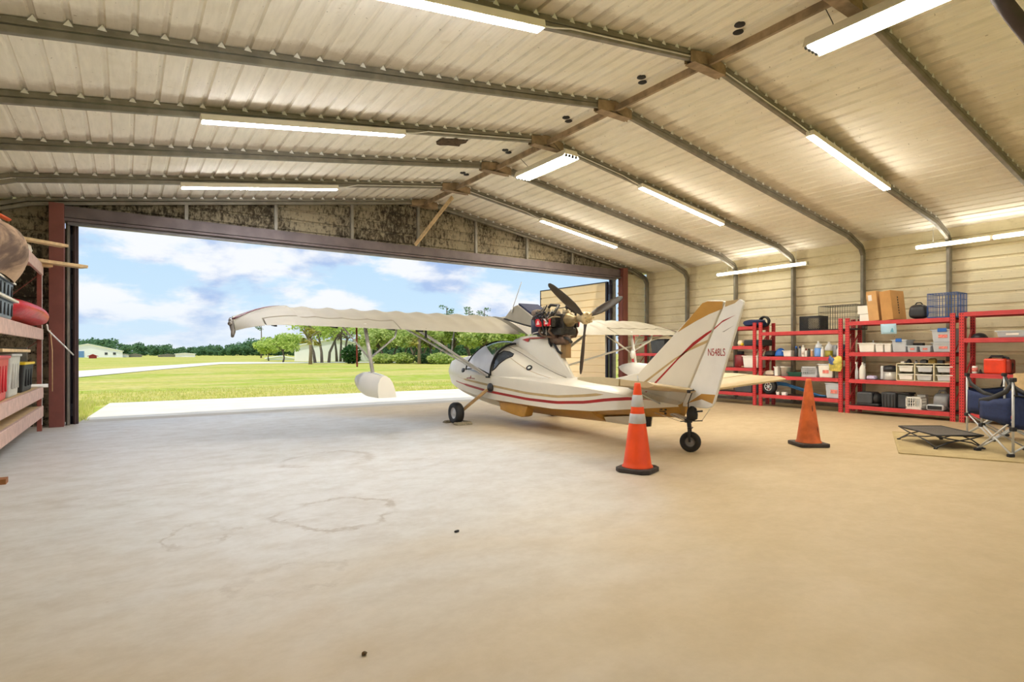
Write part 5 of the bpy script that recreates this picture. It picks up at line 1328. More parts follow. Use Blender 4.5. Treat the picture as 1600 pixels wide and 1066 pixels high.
item('laundry_basket', 'white lattice basket on the lowest shelf beside the grey blower', 'basket', 1415, 1440, 620.5, .14, .24, crate(M_white, 4)); item('white_carton', 'plain white carton behind the white lattice basket', 'carton', 1433, 1446, 617, .14, .14, carton(M_white, False), X=RX + .30)
def blower(o, w_, d_, h_):
    q = MB(); q.lathe([(h_ * .22, -w_ * .30), (h_ * .36, -w_ * .30), (h_ * .40, -w_ * .25), (h_ * .40, w_ * .22), (h_ * .34, w_ * .3), (h_ * .2, w_ * .3)], (w_ * .05, .02, h_ * .46), 'X', 26); q.build('drum', M_greyp, o)
    q = MB(); q.box((-w_ * .12, -d_ * .3, h_ * .16), (w_ * .74, d_ * .5, h_ * .30)); q.build('outlet', M_lgrey, o, bevel=.03)
    q = MB(); q.box((-w_ * .12, -d_ * .552, h_ * .16), (w_ * .62, .01, h_ * .18)); q.build('outlet_slot', M_black, o, bevel=.02)
    q = MB(); q.tube([(-w_ * .12, 0, h_ * .8), (-w_ * .08, 0, h_ * .98), (w_ * .14, 0, h_ * 1.0), (w_ * .2, 0, h_ * .82)], .022, 8); q.build('handle', M_greyp, o)
    q = MB(); q.lathe([(0, w_ * .29), (h_ * .3, w_ * .30), (h_ * .34, w_ * .36), (h_ * .25, w_ * .44), (0, w_ * .44)], (w_ * .05, .02, h_ * .46), 'X', 24); q.build('intake_grille', M_black, o)
item('floor_blower', 'grey drum-shaped floor blower on the lowest shelf next to the chair', 'blower', 1447, 1484, 611, .14, .36, blower)
# rack with the orange toolbox
item('black_pan', 'black shallow lid at the left end of the rack by the right edge', 'lid', 1514, 1538, 520, 1.49, .3, dome(M_blackp))
item('shallow_tote', 'clear shallow tote on the rack cut off by the right edge', 'tote', 1556, 1606, 516.5, 1.49, .36, tote(M_clear, None, None, .02, M_paper))
item('white_tin', 'white tin with red print beside the orange toolbox', 'tin', 1517, 1526, 572, .857, .11, can(M_white, None, M_redlab)); item('dark_bulb', 'small dark knob between the white tin and the orange toolbox', 'knob', 1529, 1533, 577, .857, .06, dome(M_black))
def toolbox(o, w_, d_, h_):
    q = MB(); q.box((-w_ * .10, 0, h_ * .43), (w_ * .8, d_, h_ * .86)); q.build('case_body', mat('orange red case', (232, 64, 30), .4), o, bevel=.03)
    q = MB(); q.tube([(w_ * .27, -d_ * .2, .02), (w_ * .42, -d_ * .2, h_ * .2), (w_ * .46, -d_ * .2, h_ * .55), (w_ * .28, -d_ * .1, h_ * .9), (w_ * .05, 0, h_ * .97)], .02, 8); q.build('cord', M_black, o)
    q = MB(); q.tube([(-w_ * .36, -d_ * .1, h_ * .82), (-w_ * .28, -d_ * .1, h_ * .98), (w_ * .1, -d_ * .1, h_ * .98), (w_ * .16, -d_ * .1, h_ * .84)], .022, 8); q.build('handle', M_black, o)
    q = MB(); q.box((w_ * .36, 0, h_ * .42), (w_ * .2, d_ * .9, h_ * .8)); q.build('side_panel', mat('dark orange side', (150, 40, 24), .5), o, bevel=.03)
item('orange_toolbox', 'orange portable compressor case with black handle on the right-edge rack', 'toolbox', 1536, 1581, 556.5, .857, .30, toolbox)
item('plywood_box', 'pale plywood box standing in front of the rack at the right edge', 'box', 1583, 1616, 584, .5, .1, carton(M_wood, False), X=RX - .14)

# ================================================================== rug, cot, chairs
A_ = Vector((7.94, 3.07, 0)); B_ = Vector((10.0, 3.96, 0)); dv = Vector((.40, -.917, 0))
q = MB(); cs = [A_, B_, B_ + dv * 2.9, A_ + dv * 2.9]; q.prism([(p_.x, p_.y) for p_ in cs], 'XY', 0.0005, .010)
m, t, b, vec = newmat('woven tan rug'); a1 = t.noise(t.mapping(vec, (1, 1, 1)), 60, 3, .7); a2 = t.noise(vec, 2.2, 4, .6)
t.l(t.mix(t.ramp(a2, .35, .65, 0, .5), t.mix(a1, lin((168, 148, 104)), lin((200, 180, 138))), lin((150, 130, 92))), b.inputs['Base Color']); b.inputs['Roughness'].default_value = .95
o = q.build('rug', m); tag(o, 'tan woven rug on the floor under the camp chairs', 'rug')
rm = MB()
for a, b_ in ((cs[0], cs[1]), (cs[1], cs[2]), (cs[2], cs[3]), (cs[3], cs[0])): rm.bar(a + Vector((0, 0, .007)), b_ + Vector((0, 0, .007)), .03, .012)
rm.build('rug_binding', mat('rug binding', (176, 156, 112), .9), o)
# elevated pet cot
o = thing('pet_cot', 'low black mesh folding pet cot on the rug in front of the racks', 'cot', (0, 0, 0))
c4 = [Vector((9.17, 3.56, .20)), Vector((9.68, 3.22, .20)), Vector((9.14, 2.58, .185)), Vector((8.63, 2.93, .185))]
q = MB(); q.grid(lambda i, j: c4[0].lerp(c4[1], j / 8).lerp(c4[3].lerp(c4[2], j / 8), i / 8) - Vector((0, 0, .05 * math.sin(PI * i / 8) * math.sin(PI * j / 8))), 9, 9); q.build('sling', mat('dark mesh sling', (84, 78, 72), .8, var=.2, scale=60), o, solid=.006)
q = MB()
for i in range(4): q.tube([c4[i], c4[(i + 1) % 4]], .010, 8)
q.build('top_frame', M_black, o)
foot = [Vector((p_.x, p_.y, .022)) for p_ in c4]
for i in range(4):
    a, b_ = i, (i + 1) % 4
    q = MB(); q.tube([foot[a], foot[a].lerp(c4[b_], .25) + Vector((0, 0, .03)), foot[a].lerp(c4[b_], .75) - Vector((0, 0, .0)), c4[b_]], .009, 8); q.tube([foot[b_], foot[b_].lerp(c4[a], .25) + Vector((0, 0, .03)), foot[b_].lerp(c4[a], .75), c4[a]], .009, 8); q.build('leg', M_blackp, o)
    q = MB(); q.box(foot[i] - Vector((0, 0, .006)), (.05, .035, .024)); q.build('foot', M_black, o, bevel=.005)
def camp_chair(x, y, rz, label):
    o = thing('camp_chair', label, 'chair', (0, 0, 0), 'navy folding camp chairs')
    W_, D_, zs, zb, za = .29, .20, .42, .92, .64      # half widths; front at -y
    fx = [(-W_, -D_), (W_, -D_), (W_, D_), (-W_, D_)]
    hub = .26
    q = MB(); q.grid(lambda i, j: Vector((lerp(-W_, W_, j / 10), lerp(-D_, D_, i / 8), zs + .02 * (1 - i / 8) - .10 * math.sin(PI * j / 10) * (.5 + .5 * math.sin(PI * i / 8)) - .05 * i / 8)), 9, 11); q.build('seat', M_navy, o, solid=.008)
    q = MB(); q.grid(lambda i, j: Vector((lerp(-W_, W_, j / 10), D_ + .02 + .10 * math.sin(PI * j / 10) * (1 - .3 * i / 6) , lerp(zs - .08, .73 - .03 * math.sin(PI * j / 10), i / 6))), 7, 11); q.build('backrest', M_navy, o, solid=.008)
    q = MB(); q.tube([(lerp(-W_, W_, j / 10), D_ + .02 + .075 * math.sin(PI * j / 10), .735 - .03 * math.sin(PI * j / 10)) for j in range(11)], .02, 8, flat=.5); q.build('back_band', M_black, o)
    for s_ in (-1, 1):
        q = MB(); q.grid(lambda i, j: Vector((s_ * (W_ + .01 + .015 * math.sin(PI * i / 6)), lerp(-D_ - .02, D_, i / 6), lerp(zs - .04 * (i / 6), (za if i < 3 else za + .01 * i), j / 4))), 7, 5); q.build('side_panel', M_navy, o, solid=.006)
        q = MB(); pts = [Vector((s_ * W_, -D_ - .03, za - .10)), Vector((s_ * W_, -D_ - .02, za)), Vector((s_ * (W_ + .01), -D_ * .3, za + .03)), Vector((s_ * W_, D_ * .7, za + .14)), Vector((s_ * W_, D_ + .02, zb))]; q.tube(pts, [.02, .03, .034, .03, .02], 8, flat=.5); q.build('armrest', M_black, o)
        q = MB(); q.tube([(s_ * W_, D_ + .02, .03), (s_ * W_, D_ + .02, zb)], .014, 10); q.build('back_post', M_alu, o)
        q = MB(); q.tube([(s_ * W_, -D_, .34), (s_ * W_, -D_, za)], .012, 10); q.build('arm_post', M_alu, o)
        q = MB(); q.box((s_ * W_, D_ + .02, zb), (.055, .055, .05)); q.build('post_cap', M_black, o, bevel=.01)
        q = MB(); q.tube([(s_ * W_, D_ + .02, zb - .02), (s_ * W_ * .93, D_ + .05, .74)], .014, 6, flat=.4); q.build('strap', M_black, o)
        for yy_ in (D_ + .02, -D_): q = MB(); q.box((s_ * W_, yy_, .33), (.055, .055, .05)); q.build('hub', M_black, o, bevel=.008)
    for i in range(4):
        (xa, ya), (xb, yb) = fx[i], fx[(i + 1) % 4]
        q = MB(); q.tube([(xa * 1.12, ya * 1.12, .03), (xb, yb, .34 if i != 1 else .42)], .011, 8); q.tube([(xb * 1.12, yb * 1.12, .03), (xa, ya, .34)], .011, 8); q.build('leg', M_alu, o)
        q = MB(); q.box((xa * 1.12, ya * 1.12, .018), (.07, .05, .036)); q.build('foot', M_black, o, bevel=.008)
    return put(o, (x, y, .011), rz)
camp_chair(10.42, 2.76, math.radians(-31), 'navy folding camp chair farther from the camera, in front of the rack')
camp_chair(9.10, 2.225, math.radians(149), 'navy folding camp chair nearest, cut off by the right edge of the photo')

# ================================================================== timber rack on the left
M_beamL = mat('weathered pink-grey timber', (196, 164, 150), .75, var=.12, scale=9)
M_postL = mat('oxide red angle post', (140, 74, 60), .6, var=.2, scale=6); M_postW = mat('white post edge', (210, 206, 200), .5)
LX0, LX1, LY0, LY1 = -2.02, -1.10, 7.05, 11.78
o = thing('shelf_rack', 'tall rack of weathered pinkish beams along the left edge beside the door column', 'rack', (-1.55, 9.4, 0)); LR = o
LZ = (.315, .62, 1.55, 2.59)
for yy in (LY0 + .04, LY1 - .04):
    for xx in (LX0 + .03, LX1 - .045):
        q = MB(); q.span((xx - .03, yy - .04, .0), (xx + .03, yy + .01, 2.72)); q.span((xx - .03, yy + .01, 0), (xx - .02, yy + .04, 2.72)); pt = q.build('post', M_postL, o)
        q = MB(); q.span((xx + .03, yy - .035, .1), (xx + .036, yy + .0, 2.70)); q.build('post_edge', M_postW, pt)
for z in LZ:
    for xx in (LX1 - .02, LX0 + .02):
        q = MB(); q.span((xx - .02, LY0, z - .087), (xx + .02, LY1, z + .087)); q.build('beam', M_beamL, o, bevel=.006)
    q = MB(); q.span((LX0 + .05, LY0 + .1, z + .045), (LX1 - .04, LY1 - .1, z + .085)); q.build('shelf_board', M_wood, o)
q = MB(); q.span((LX1 - .1, LY0 + .10, 0), (LX1 + .155, LY0 + .24, .05)); q.build('foot_block', mat('brown foot block', (150, 96, 50), .7), o)
for za, zb in ((.72, 1.45), (1.66, 2.5)): q = MB(); q.bar((LX0 + .05, LY1 - .03, za), (LX1 - .06, LY1 - .03, zb), .03, .01); q.build('cross_brace', M_postL, o)
# goods on the left rack (world coordinates)
def wb(name, label, cat, c, fn, group=None):
    oo = thing(name, label, cat, c, group); fn(oo); return oo
def drape(oo):
    rr_ = random.Random(4); q = MB()
    def P(i, j):
        a = 2 * PI * j / 22; t_ = i / 12
        prof = (.40 + .14 * math.sin(PI * min(1, t_ * 1.1)) - .34 * max(0, t_ - .72) / .28)
        k = 1 + .10 * math.sin(a * 3 + t_ * 4) * (1 - t_) + .07 * math.sin(a * 7 + t_ * 3) * (1 - t_ * .6)
        return Vector((-1.40 + prof * .92 * math.cos(a) * k, 8.05 + prof * 1.5 * math.sin(a) * k, 2.06 + .72 * t_ - .05 * math.sin(a * 5) * (1 - t_)))
    q.grid(P, 13, 22, cv=True); q.f.append([len(q.v) - 22 + j for j in range(22)]); q.m.append(0); q.s.append(True)
    m, t, b, vec = newmat('stained canvas cover'); n = t.noise(vec, 2.2, 5, .6, .6); n2 = t.noise(t.mapping(vec, (3, 3, .6)), 6, 4, .6)
    t.l(t.mix(t.ramp(n, .40, .62), t.mix(n2, lin((206, 172, 140)), lin((178, 150, 124))), lin((104, 84, 72))), b.inputs['Base Color']); b.inputs['Roughness'].default_value = .9
    q.build('cover', m, oo, sub=1)
M_slat = mat('blue grey crate plastic', (108, 118, 132), .5, var=.12)
def slotcrate(oo, c, sz, m):
    q = MB(); q.box(c, sz, m=0, taper=.95); b_ = q.build('crate_body', m, oo, bevel=.015)
    x = c[0] + sz[0] / 2 - .002; n = 5
    for i in range(n):
        y = c[1] - sz[1] * .4 + sz[1] * .8 * i / (n - 1)
        q = MB(); q.box((x, y, c[2]), (.012, .035, sz[2] * .66)); q.build('slot', M_black, oo)
    q = MB(); q.box((c[0], c[1], c[2] + sz[2] / 2 + .006), (sz[0] + .03, sz[1] + .03, .014)); q.build('rim', m, oo)
def onL(px, py, X=-1.2): return onX(px, py, X)
wb('canvas_cover', 'stained tan canvas-covered bulk on the crates at the left edge', 'cover', (-1.4, 8.05, 2.06), drape)
wb('slotted_crate', 'blue-grey slotted crate, upper of two stacked under the canvas bulk', 'crate', (-1.5, 9.05, 1.0), lambda oo: (slotcrate(oo, (-1.42, 8.2, 1.96), (.66, 1.15, .18), M_slat), MB().box((-1.42, 8.2, 2.062), (.70, 1.22, .02)).build('lid', mat('cream lid', (222, 212, 190), .5), oo)), 'slotted crates on the left rack')
wb('slotted_crate', 'blue-grey slotted crate, lower of two stacked under the canvas bulk', 'crate', (-1.5, 9.05, 1.0), lambda oo: (slotcrate(oo, (-1.42, 8.2, 1.738), (.66, 1.15, .20), M_slat), MB().box((-1.42, 8.2, 1.855), (.74, 1.28, .025)).build('lid', mat('cream lid', (222, 212, 190), .5), oo)), 'slotted crates on the left rack')
def redbag(oo):
    q = MB(); rr_ = random.Random(9)
    def P(i, j):
        t_ = i / 10; a = 2 * PI * j / 18; e = math.sin(PI * (.10 + .80 * t_)) ** .5
        k = 1 + .10 * math.sin(3 * a + 5 * t_) + .06 * (rr_.random() - .5)
        return Vector((-1.36 + .42 * e * math.copysign(abs(math.cos(a)) ** .7, math.cos(a)) * k, 9.25 + 2.6 * t_, 1.64 + max(0, (.20 - .06 * t_) * (1 + e * math.sin(a) * k))))
    q.grid(P, 11, 18, cv=True); q.f.append(list(range(18))); q.m.append(0); q.s.append(True); q.f.append([180 + j for j in range(18)]); q.m.append(0); q.s.append(True)
    q.build('bag_body', mat('red vinyl', (196, 34, 44), .35, var=.2, scale=5, bump=.3), oo, sub=1)
wb('vinyl_bag', 'red vinyl gear bag lying at the end of the left rack', 'bag', (-1.42, 10.8, 1.64), redbag)
wb('tie_rope', 'white rope running from the red bag to the open door leaf', 'rope', (-1.0, 11.7, 1.6), lambda oo: MB().tube([(-1.03, 11.5, 1.70), (-1.03, 11.62, 1.62), (-.95, 11.85, 1.50), (-.85, 12.1, 1.36), (-.76, 12.44, 1.22)], .012, 8).build('rope_body', M_white, oo))
wb('pull_cord', 'tan cord hanging down in front of the left door column', 'cord', (-1.0, 11.9, 1.0), lambda oo: MB().tube([(-1.02, 11.84, 1.63), (-1.0, 11.9, 1.3), (-1.0, 11.92, .62)], .008, 6).build('cord_body', M_wood, oo))
def plank(oo, a, b_, w_, h_): MB().bar(a, b_, w_, h_).build('plank_body', M_wood, oo, bevel=.004)
for a, b_, w_, h_, lb in (((-1.95, 10.35, 2.94), (-.80, 11.35, 2.94), .16, .045, 'timber plank sticking out highest from the top of the left rack'), ((-1.95, 10.95, 2.705), (-.58, 11.95, 2.705), .18, .05, 'long timber plank sticking out past the left door column'), ((-1.95, 11.3, 2.65), (-1.0, 11.74, 2.655), .14, .04, 'short pale plank under the long one, at the end of the left rack')):
    oo = thing('timber_plank', lb, 'plank', a, 'timber planks on the left rack'); plank(oo, a, b_, w_, h_)
wb('cloth_sack', 'white cloth sack tucked between the planks on the left rack', 'sack', (-1.5, 11.1, 2.7), lambda oo: MB().ball((-1.42, 11.05, 2.80), (.26, .24, .16), 16, jit=.12, seed=6).build('sack_body', mat('white sack', (224, 214, 198), .85, var=.1), oo))
wb('orange_strap', 'orange strap end on top of the canvas bulk', 'strap', (-1.4, 9.1, 2.9), lambda oo: MB().tube([(-1.6, 8.9, 2.84), (-1.45, 9.05, 2.93), (-1.3, 9.2, 2.95), (-1.2, 9.3, 2.90)], .045, 8, flat=.4).build('strap_body', mat('orange strap', (232, 104, 60), .6), oo))
def bin_(oo, c, sz, m, lid=None):
    q = MB(); q.box(c, sz, taper=.9); q.build('tub', m, oo, bevel=.02)
    q = MB(); q.box((c[0], c[1], c[2] + sz[2] / 2), (sz[0] + .03, sz[1] + .03, .035)); q.build('lid' if lid else 'rim', lid or m, oo, bevel=.01)
    for i in range(3): q = MB(); q.box((c[0] + sz[0] / 2 * .97, c[1] + (i - 1) * sz[1] * .26, c[2]), (.02, .03, sz[2] * .6)); q.build('rib', m, oo, bevel=.004)
wb('red_bin', 'red ribbed bin at the left edge of the lower shelf of the left rack', 'bin', (-1.4, 8.95, .7), lambda oo: bin_(oo, (-1.42, 8.5, .706 + .25), (.56, .70, .50), mat('red bin plastic', (196, 48, 56), .45)))
wb('grey_bin', 'light grey bin between the red bin and the yellow-lidded bin', 'bin', (-1.4, 9.55, .7), lambda oo: bin_(oo, (-1.42, 9.36, .706 + .26), (.56, .74, .52), mat('light grey bin', (186, 182, 174), .45)))
wb('black_bin', 'black bin with a yellow lid on the left rack', 'bin', (-1.4, 10.3, .7), lambda oo: bin_(oo, (-1.42, 10.62, .706 + .2), (.54, .95, .40), M_black, M_ylw))
wb('leaning_sheet', 'dull grey panel leaning behind the yellow-lidded bin', 'panel', (-1.7, 10.8, .7), lambda oo: MB().span((-1.80, 11.30, .706), (-1.25, 11.35, 1.34)).build('panel_body', mat('grey panel', (112, 110, 104), .4, var=.2), oo))
wb('wood_board', 'pale board lying flat across the bins on the left rack', 'board', (-1.4, 9.6, 1.2), lambda oo: MB().span((-1.72, 8.15, 1.262), (-1.10, 10.3, 1.30)).build('board_body', M_wood, oo, bevel=.006))
wb('white_pipe', 'white pipe end on the lower shelf of the left rack', 'pipe', (-1.3, 11.3, .7), lambda oo: MB().cyl((-1.9, 11.45, .735), (-1.02, 11.55, .735), .028, n=12).build('pipe_body', M_white, oo))
# small bits on the floor
for (px_, py_, lb) in ((714, 832, 'black scrap on the bare floor in front of the aircraft'), (569, 1024, 'small brown nut lying on the floor near the bottom edge')):
    p_ = onZ(px_, py_); q = MB(); q.ball((0, 0, .008), (.022 if px_ > 600 else .012, .012, .008), 8, jit=.4, seed=int(px_)); o = q.build('debris_scrap', M_black if px_ > 600 else mat('brown nut', (96, 76, 44), .7)); put(o, (p_.x, p_.y, 0)); tag(o, lb, 'scrap')
# ================================================================== trees, buildings
def leafmat(name, c0, c1):
    m, t, b, vec = newmat(name)
    oi = m.node_tree.nodes.new('ShaderNodeNewGeometry')
    f = oi.outputs['Random Per Island']
    t.l(t.mix(f, lin(c0), lin(c1)), b.inputs['Base Color']); b.inputs['Roughness'].default_value = .7; b.inputs['Specular IOR Level'].default_value = .2
    tr = m.node_tree.nodes.new('ShaderNodeBsdfTranslucent'); t.l(t.mix(f, lin(c0), lin(c1)), tr.inputs[0])
    mx = m.node_tree.nodes.new('ShaderNodeMixShader'); mx.inputs[0].default_value = .45
    t.l(b.outputs[0], mx.inputs[1]); t.l(tr.outputs[0], mx.inputs[2]); t.l(mx.outputs[0], m.node_tree.nodes['Material Output'].inputs[0]); return m
L_oak = leafmat('oak leaves', (168, 194, 92), (220, 232, 142)); L_dark = leafmat('dark leaves', (84, 116, 80), (130, 160, 112)); L_palm = leafmat('palm fronds', (150, 150, 66), (206, 196, 112)); L_mid = leafmat('scrub leaves', (154, 178, 94), (220, 228, 148)); L_far = leafmat('far leaves', (84, 122, 88), (130, 164, 116))
M_bark = mat('grey bark', (118, 106, 96), .9, var=.2); M_barkp = mat('palm bark', (140, 124, 104), .9, var=.2)
def leaves(mb, c, r, n, s, rnd, shell=.55):
    for i in range(n):
        while True:
            v = Vector((rnd.uniform(-1, 1), rnd.uniform(-1, 1), rnd.uniform(-1, 1)))
            if shell < v.length < 1: break
        p = Vector(c) + Vector((v.x * r[0], v.y * r[1], v.z * r[2]))
        a = Vector((rnd.uniform(-1, 1), rnd.uniform(-1, 1), rnd.uniform(-.6, .6))).normalized(); b_ = a.cross(Vector((rnd.uniform(-1, 1), rnd.uniform(-1, 1), 1))).normalized()
        k = s * rnd.uniform(.6, 1.3)
        mb.add([p - a * k, p + b_ * k * .6, p + a * k, p - b_ * k * .6], [(0, 1, 2, 3)])
def tree(name, seed, h, spread, leafm, label, n=1500, ls=.28, trunks=1, bare=.35, blobs=9, group=None):
    rnd = random.Random(seed); o = thing(name, label, 'tree', (0, 0, 0), group)
    q = MB(); tips = []
    for k in range(trunks):
        bx = (k - (trunks - 1) / 2) * .9; top = Vector((bx * 2 + rnd.uniform(-.5, .5), rnd.uniform(-.4, .4), h * (bare + .15)))
        q.tube([(bx, 0, -.1), (bx * 1.3 + rnd.uniform(-.2, .2), 0, h * bare * .5), top], [h * .035, h * .028, h * .018], 7)
        for i in range(5):
            a = rnd.uniform(0, 2 * PI); tip = top + Vector((math.cos(a) * spread * .55, math.sin(a) * spread * .55, h * rnd.uniform(.05, .38))); q.tube([top - Vector((0, 0, h * .12 * rnd.random())), top.lerp(tip, .5) + Vector((0, 0, .15)), tip], [h * .016, h * .011, h * .005], 5); tips.append(tip)
    q.build('trunk', M_bark, o)
    q = MB()
    for i in range(blobs):
        if i < len(tips): c = tips[i]
        else: a = rnd.uniform(0, 2 * PI); c = Vector((math.cos(a) * spread * .5 * rnd.random(), math.sin(a) * spread * .5 * rnd.random(), h * rnd.uniform(bare + .15, .88)))
        s_ = rnd.uniform(.26, .42); leaves(q, c, (spread * s_, spread * s_, min(h * .18, h - c.z + .2)), n // blobs, ls, rnd, .25)
    q.build('crown', leafm, o, fix=False); return o
def palm(seed, h, label, group):
    rnd = random.Random(seed); o = thing('palm_tree', label, 'palm', (0, 0, 0), group)
    MB().tube([(0, 0, -.1), (.05, 0, h * .35), (0, 0, h * .68)], [.22, .18, .2], 9).build('trunk', M_barkp, o)
    q = MB()
    for i in range(46):
        a = rnd.uniform(0, 2 * PI); el = rnd.uniform(-.7, 1.4); L = h * .30 * rnd.uniform(.8, 1.1); st = Vector((0, 0, h * .68)); d_ = Vector((math.cos(a) * math.cos(el), math.sin(a) * math.cos(el), math.sin(el)))
        e = st + d_ * L * .7
        for k in range(9):
            u_ = (k - 4) / 4; sd = d_.cross(Vector((0, 0, 1))).normalized(); dd = (d_ + sd * u_ * .8).normalized(); w_ = sd * .11
            q.add([e - w_, e + w_, e + dd * L * .45 - Vector((0, 0, L * .12))], [(0, 1, 2)])
        q.tube([st, e], .02, 3)
    q.build('fronds', L_palm, o, fix=False); return o
def at(px, dist, z=-.06):
    a, b_ = ray(px); return (a * dist, b_ * dist, z)
def hpx(y, dist): return (HY - y) / F * dist + H
# near trees to the right of the far field
g1 = 'oaks beyond the field'
T1 = tree('oak_tree', 11, hpx(519, 80), 3.6, L_oak, 'spreading light green oak left of the white building, under the wing tip', 1700, .24, 1, .3, 11, g1); put(T1, at(442, 80))
T2 = tree('oak_tree', 12, hpx(508, 78) + 1.2, 4.6, L_oak, 'tall oak with several grey trunks in front of the white building', 2000, .26, 3, .45, 12, g1); put(T2, at(503, 76))
T3 = dup(T2, at(532, 86), 1.9, 'tall oak with grey trunks just right of the palm, in front of the white building')
T4 = dup(T1, at(420, 95), 2.2, 'lower oak behind the one under the wing tip, nearer the far tree line'); T4.scale = (.8, .8, .8)
g2 = 'scrub trees behind the float'
S1 = tree('scrub_tree', 21, 5.6, 3.6, L_mid, 'scrub tree behind the wing float, first of the row right of the white building', 2200, .24, 2, .3, 11, g2); put(S1, at(606, 74))
S2 = tree('scrub_tree', 22, 5.7, 3.8, L_oak, 'yellow-green scrub tree behind the lift strut', 2200, .24, 2, .3, 11, g2); put(S2, at(640, 78))
S3 = tree('scrub_tree', 23, 5.6, 3.6, L_mid, 'scrub tree between the lift strut and the canopy', 2200, .24, 3, .28, 11, g2); put(S3, at(672, 72))
lab = ['scrub tree seen above the aircraft nose', 'scrub tree seen just above the canopy', 'scrub tree between canopy and pylon under the wing', 'scrub tree hidden low behind the cabin', 'scrub tree farther back behind the lift strut', 'scrub tree farther back behind the wing float']
for (src, px_, ds, rz_, sc_), lb in zip(((S2, 706, 74, 1.0, 1), (S1, 742, 72, 2.0, 1.05), (S3, 776, 76, 3.0, 1), (S2, 812, 74, 4.0, 1), (S1, 655, 92, 2.5, 1.25), (S3, 590, 94, 1.5, 1.2)), lab):
    d_ = dup(src, at(px_, ds), rz_, lb); d_.scale = (sc_, sc_, sc_)
P1 = palm(31, hpx(531, 68) + 1.6, 'small palm in front of the white building, left of the tall oak', 'palms in the field'); put(P1, at(485, 66))
P2 = dup(P1, at(655, 68), 1.3, 'small palm behind the lift strut, right of the wing float')
# bushes
def bush(seed, px, dist, r, hh, m, label):
    o = thing('bush', label, 'bush', (0, 0, 0), 'bushes by the trees'); q = MB(); leaves(q, (0, 0, hh * .5), (r, r, hh * .55), 900, .2, random.Random(seed), .2); q.build('foliage', m, o, fix=False); return put(o, at(px, dist))
bush(41, 549, 70, 1.25, 2.3, leafmat('bush leaves', (44, 84, 44), (80, 120, 64)), 'dark green round bush in front of the white building')
bush(42, 598, 70, 1.5, 1.2, L_mid, 'low scrub bush right of the float strut'); bush(43, 630, 70, 1.5, 1.3, L_mid, 'low scrub bush left of the second palm'); bush(44, 690, 68, 1.8, 1.3, L_mid, 'low scrub bush left of the aircraft nose'); bush(45, 668, 70, 1.6, 1.2, L_dark, 'low dark scrub bush right of the second palm')
# tall pines far behind
def pine(seed, label):
    rnd = random.Random(seed); o = thing('pine_tree', label, 'pine', (0, 0, 0), 'tall pines above the tree line'); MB().tube([(0, 0, 0), (.1, 0, 5), (0, 0, 11.5)], [.25, .18, .08], 6).build('trunk', M_bark, o)
    q = MB()
    for i in range(7): a = rnd.uniform(0, 6.28); leaves(q, (math.cos(a) * 1.0, math.sin(a) * 1.0, 8.6 + i * .45), (.9, .9, .4), 34, .24, rnd, .1)
    q.build('crown', L_dark, o, fix=False); return o
N1 = pine(51, 'tall pine behind the wing tip, rising above the oaks'); put(N1, at(408, 150)); N1.scale = (.9, .9, .9)
for px_, ds, rz_, k, lb in ((698, 120, 1, .98, 'tall pine peeking above the wing, left of the antenna'), (733, 125, 2, .98, 'tall pine peeking above the wing, second left of the antenna'), (757, 120, 3, .93, 'tall pine peeking above the wing, nearest the antenna')):
    d_ = dup(N1, at(px_, ds), rz_, lb); d_.scale = (k, k, k)
# far tree line
FT = []
for k in range(4):
    o = thing('distant_tree', 'rounded dark green tree of the distant tree line across the field', 'tree', (0, 0, 0), 'distant tree line'); q = MB(); rnd = random.Random(60 + k)
    for i in range(7): leaves(q, (rnd.uniform(-4, 4), rnd.uniform(-3, 3), rnd.uniform(2.0, 7.0)), (rnd.uniform(2.5, 4), 3, rnd.uniform(1.8, 2.8)), 110, .75, rnd, .15)
    leaves(q, (0, 0, 1.6), (5.5, 3, 1.8), 160, .8, rnd, .1)
    q.build('crown', L_far, o, fix=False); FT.append(o)
rnd = random.Random(77); used = [False] * 4
prof = [(80, 533), (100, 533), (150, 529), (165, 527), (195, 536), (225, 535), (250, 540), (285, 541), (330, 541), (360, 540), (385, 534), (420, 528), (460, 530), (520, 532), (600, 530), (700, 528), (830, 528)]
i = 0
for row, d0 in ((0, 372.0), (1, 344.0), (2, 316.0), (3, 288.0)):
    px_ = 96.0 + 8 * row; yt_ = 533
    while px_ < 850:
        for (xa, ya), (xb, yb) in zip(prof[:-1], prof[1:]):
            if xa <= px_ <= xb: yt_ = lerp(ya, yb, (px_ - xa) / (xb - xa))
        dist = d0 + rnd.uniform(-3, 3); hh = hpx(yt_ - .5 + row * 1.6 + rnd.uniform(-3, 3), dist); k = hh / 9.0; j = i % 4
        o = FT[j] if not used[j] else dup(FT[j]); used[j] = True
        put(o, at(px_, dist), rnd.uniform(0, 6.28)); o.scale = (k, k * .9, k); px_ += 13.5 * k / d0 * 882 * rnd.uniform(.9, 1.1) * .84; i += 1
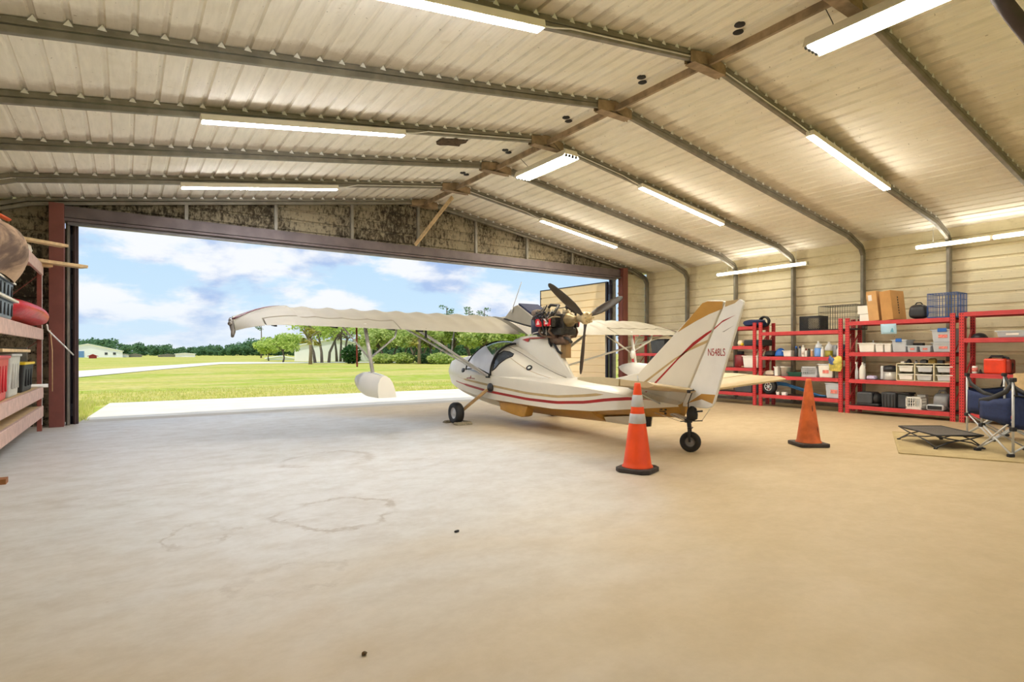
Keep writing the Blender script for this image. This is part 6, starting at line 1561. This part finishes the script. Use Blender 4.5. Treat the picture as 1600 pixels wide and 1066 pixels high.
# low mown strip of shrubs at the foot of the far line is covered by the field itself
# buildings
M_bwhite = mat('white building sheet', (250, 250, 252), .6, var=.04, scale=.3); M_bblue = mat('blue hangar door', (110, 150, 200), .6); M_bred = mat('red shed wall', (170, 60, 60), .6); M_bgrey = mat('grey roof', (150, 146, 140), .7)
def house(name, label, px0, px1, yb, ye, yr, dist, deep, wallm, roofm, extra=None):
    a = Vector(at((px0 + px1) / 2, dist)); w_ = (px1 - px0) / F * dist; he = hpx(ye, dist); hr = hpx(yr, dist)
    o = thing(name, label, 'building', (0, 0, 0)); q = MB(); q.box((0, deep / 2, he / 2), (w_, deep, he)); q.prism([(-w_ / 2, he), (w_ / 2, he), (0, hr - .02)], 'XZ', 0.0, deep); q.build('wall', wallm, o)
    q = MB()
    for s_ in (-1, 1): q.add([(0, -.3, hr), (s_ * (w_ / 2 + .3), -.3, he - .1), (s_ * (w_ / 2 + .3), deep + .3, he - .1), (0, deep + .3, hr)], [(0, 1, 2, 3)])
    q.build('roof', roofm, o, solid=.15)
    if extra: extra(o, w_, he)
    return put(o, a, -math.atan2(a.x, a.y))
house('distant_hangar', 'large white hangar with a blue door far across the field at left', 92, 182, 559, 548, 537, 170, 5, M_bwhite, M_bwhite, lambda o, w_, he: (MB().span((-w_ * .30, -.12, 0), (-w_ * .05, 0, he * .95)).build('hangar_door', M_bblue, o), MB().span((w_ * .24, -.08, he * .4), (w_ * .28, 0, he * .75)).build('window', M_dgrey, o), MB().span((w_ * .36, -.08, he * .4), (w_ * .40, 0, he * .75)).build('window', M_dgrey, o)))
house('red_shed', 'small red shed in front of the distant white hangar', 140, 150, 560, 556, 553.5, 140, 2, M_bred, M_bred)
house('distant_house', 'low white building across the middle of the field', 276, 303, 557, 552.5, 551.5, 190, 8, M_bwhite, M_bwhite); house('distant_shed', 'low grey roofed shed left of the low white building', 249, 275, 557, 555, 553, 195, 6, M_bgrey, M_bgrey)
house('distant_garage', 'small pale garage right of the distant white hangar', 188, 200, 557, 554, 552.5, 180, 6, M_bwhite, M_bgrey); house('distant_barn', 'small grey barn second right of the distant white hangar', 203, 220, 557, 554.5, 552.5, 185, 6, M_bgrey, M_bgrey)
house('white_building', 'white building behind the tall oaks and the dark bush', 464, 580, 567, 540, 528, 92, 12, M_bwhite, M_bwhite)
house('white_wall_building', 'low white building behind the spreading oak', 418, 458, 566, 559, 556, 108, 6, M_bwhite, M_bwhite)
# grass tufts along the edge of the apron
q = MB(); rnd = random.Random(5)
def blade(x, y, hh):
    a = rnd.uniform(0, 6.28); w_ = .012; dx_, dy_ = math.cos(a) * w_, math.sin(a) * w_; lx, ly = rnd.uniform(-.06, .06), rnd.uniform(-.06, .06)
    q.add([(x - dx_, y - dy_, -.06), (x + dx_, y + dy_, -.06), (x + lx, y + ly, hh)], [(0, 1, 2)])
for i in range(9000):
    y = 17.5 + rnd.random() ** 1.6 * 6; x = rnd.uniform(-2.5, 13.5); blade(x, y, rnd.uniform(-.03, .05))
for i in range(6000): blade(-.75 + rnd.uniform(-1.6, .08 + .08 * rnd.random()), rnd.uniform(12.9, 18), rnd.uniform(.0, .12))
gt = q.build('grass', leafmat('grass blades', (196, 206, 90), (234, 224, 150)), fix=False); tag(gt, 'short yellow-green grass along the edge of the concrete apron', 'grass', None, 'stuff')
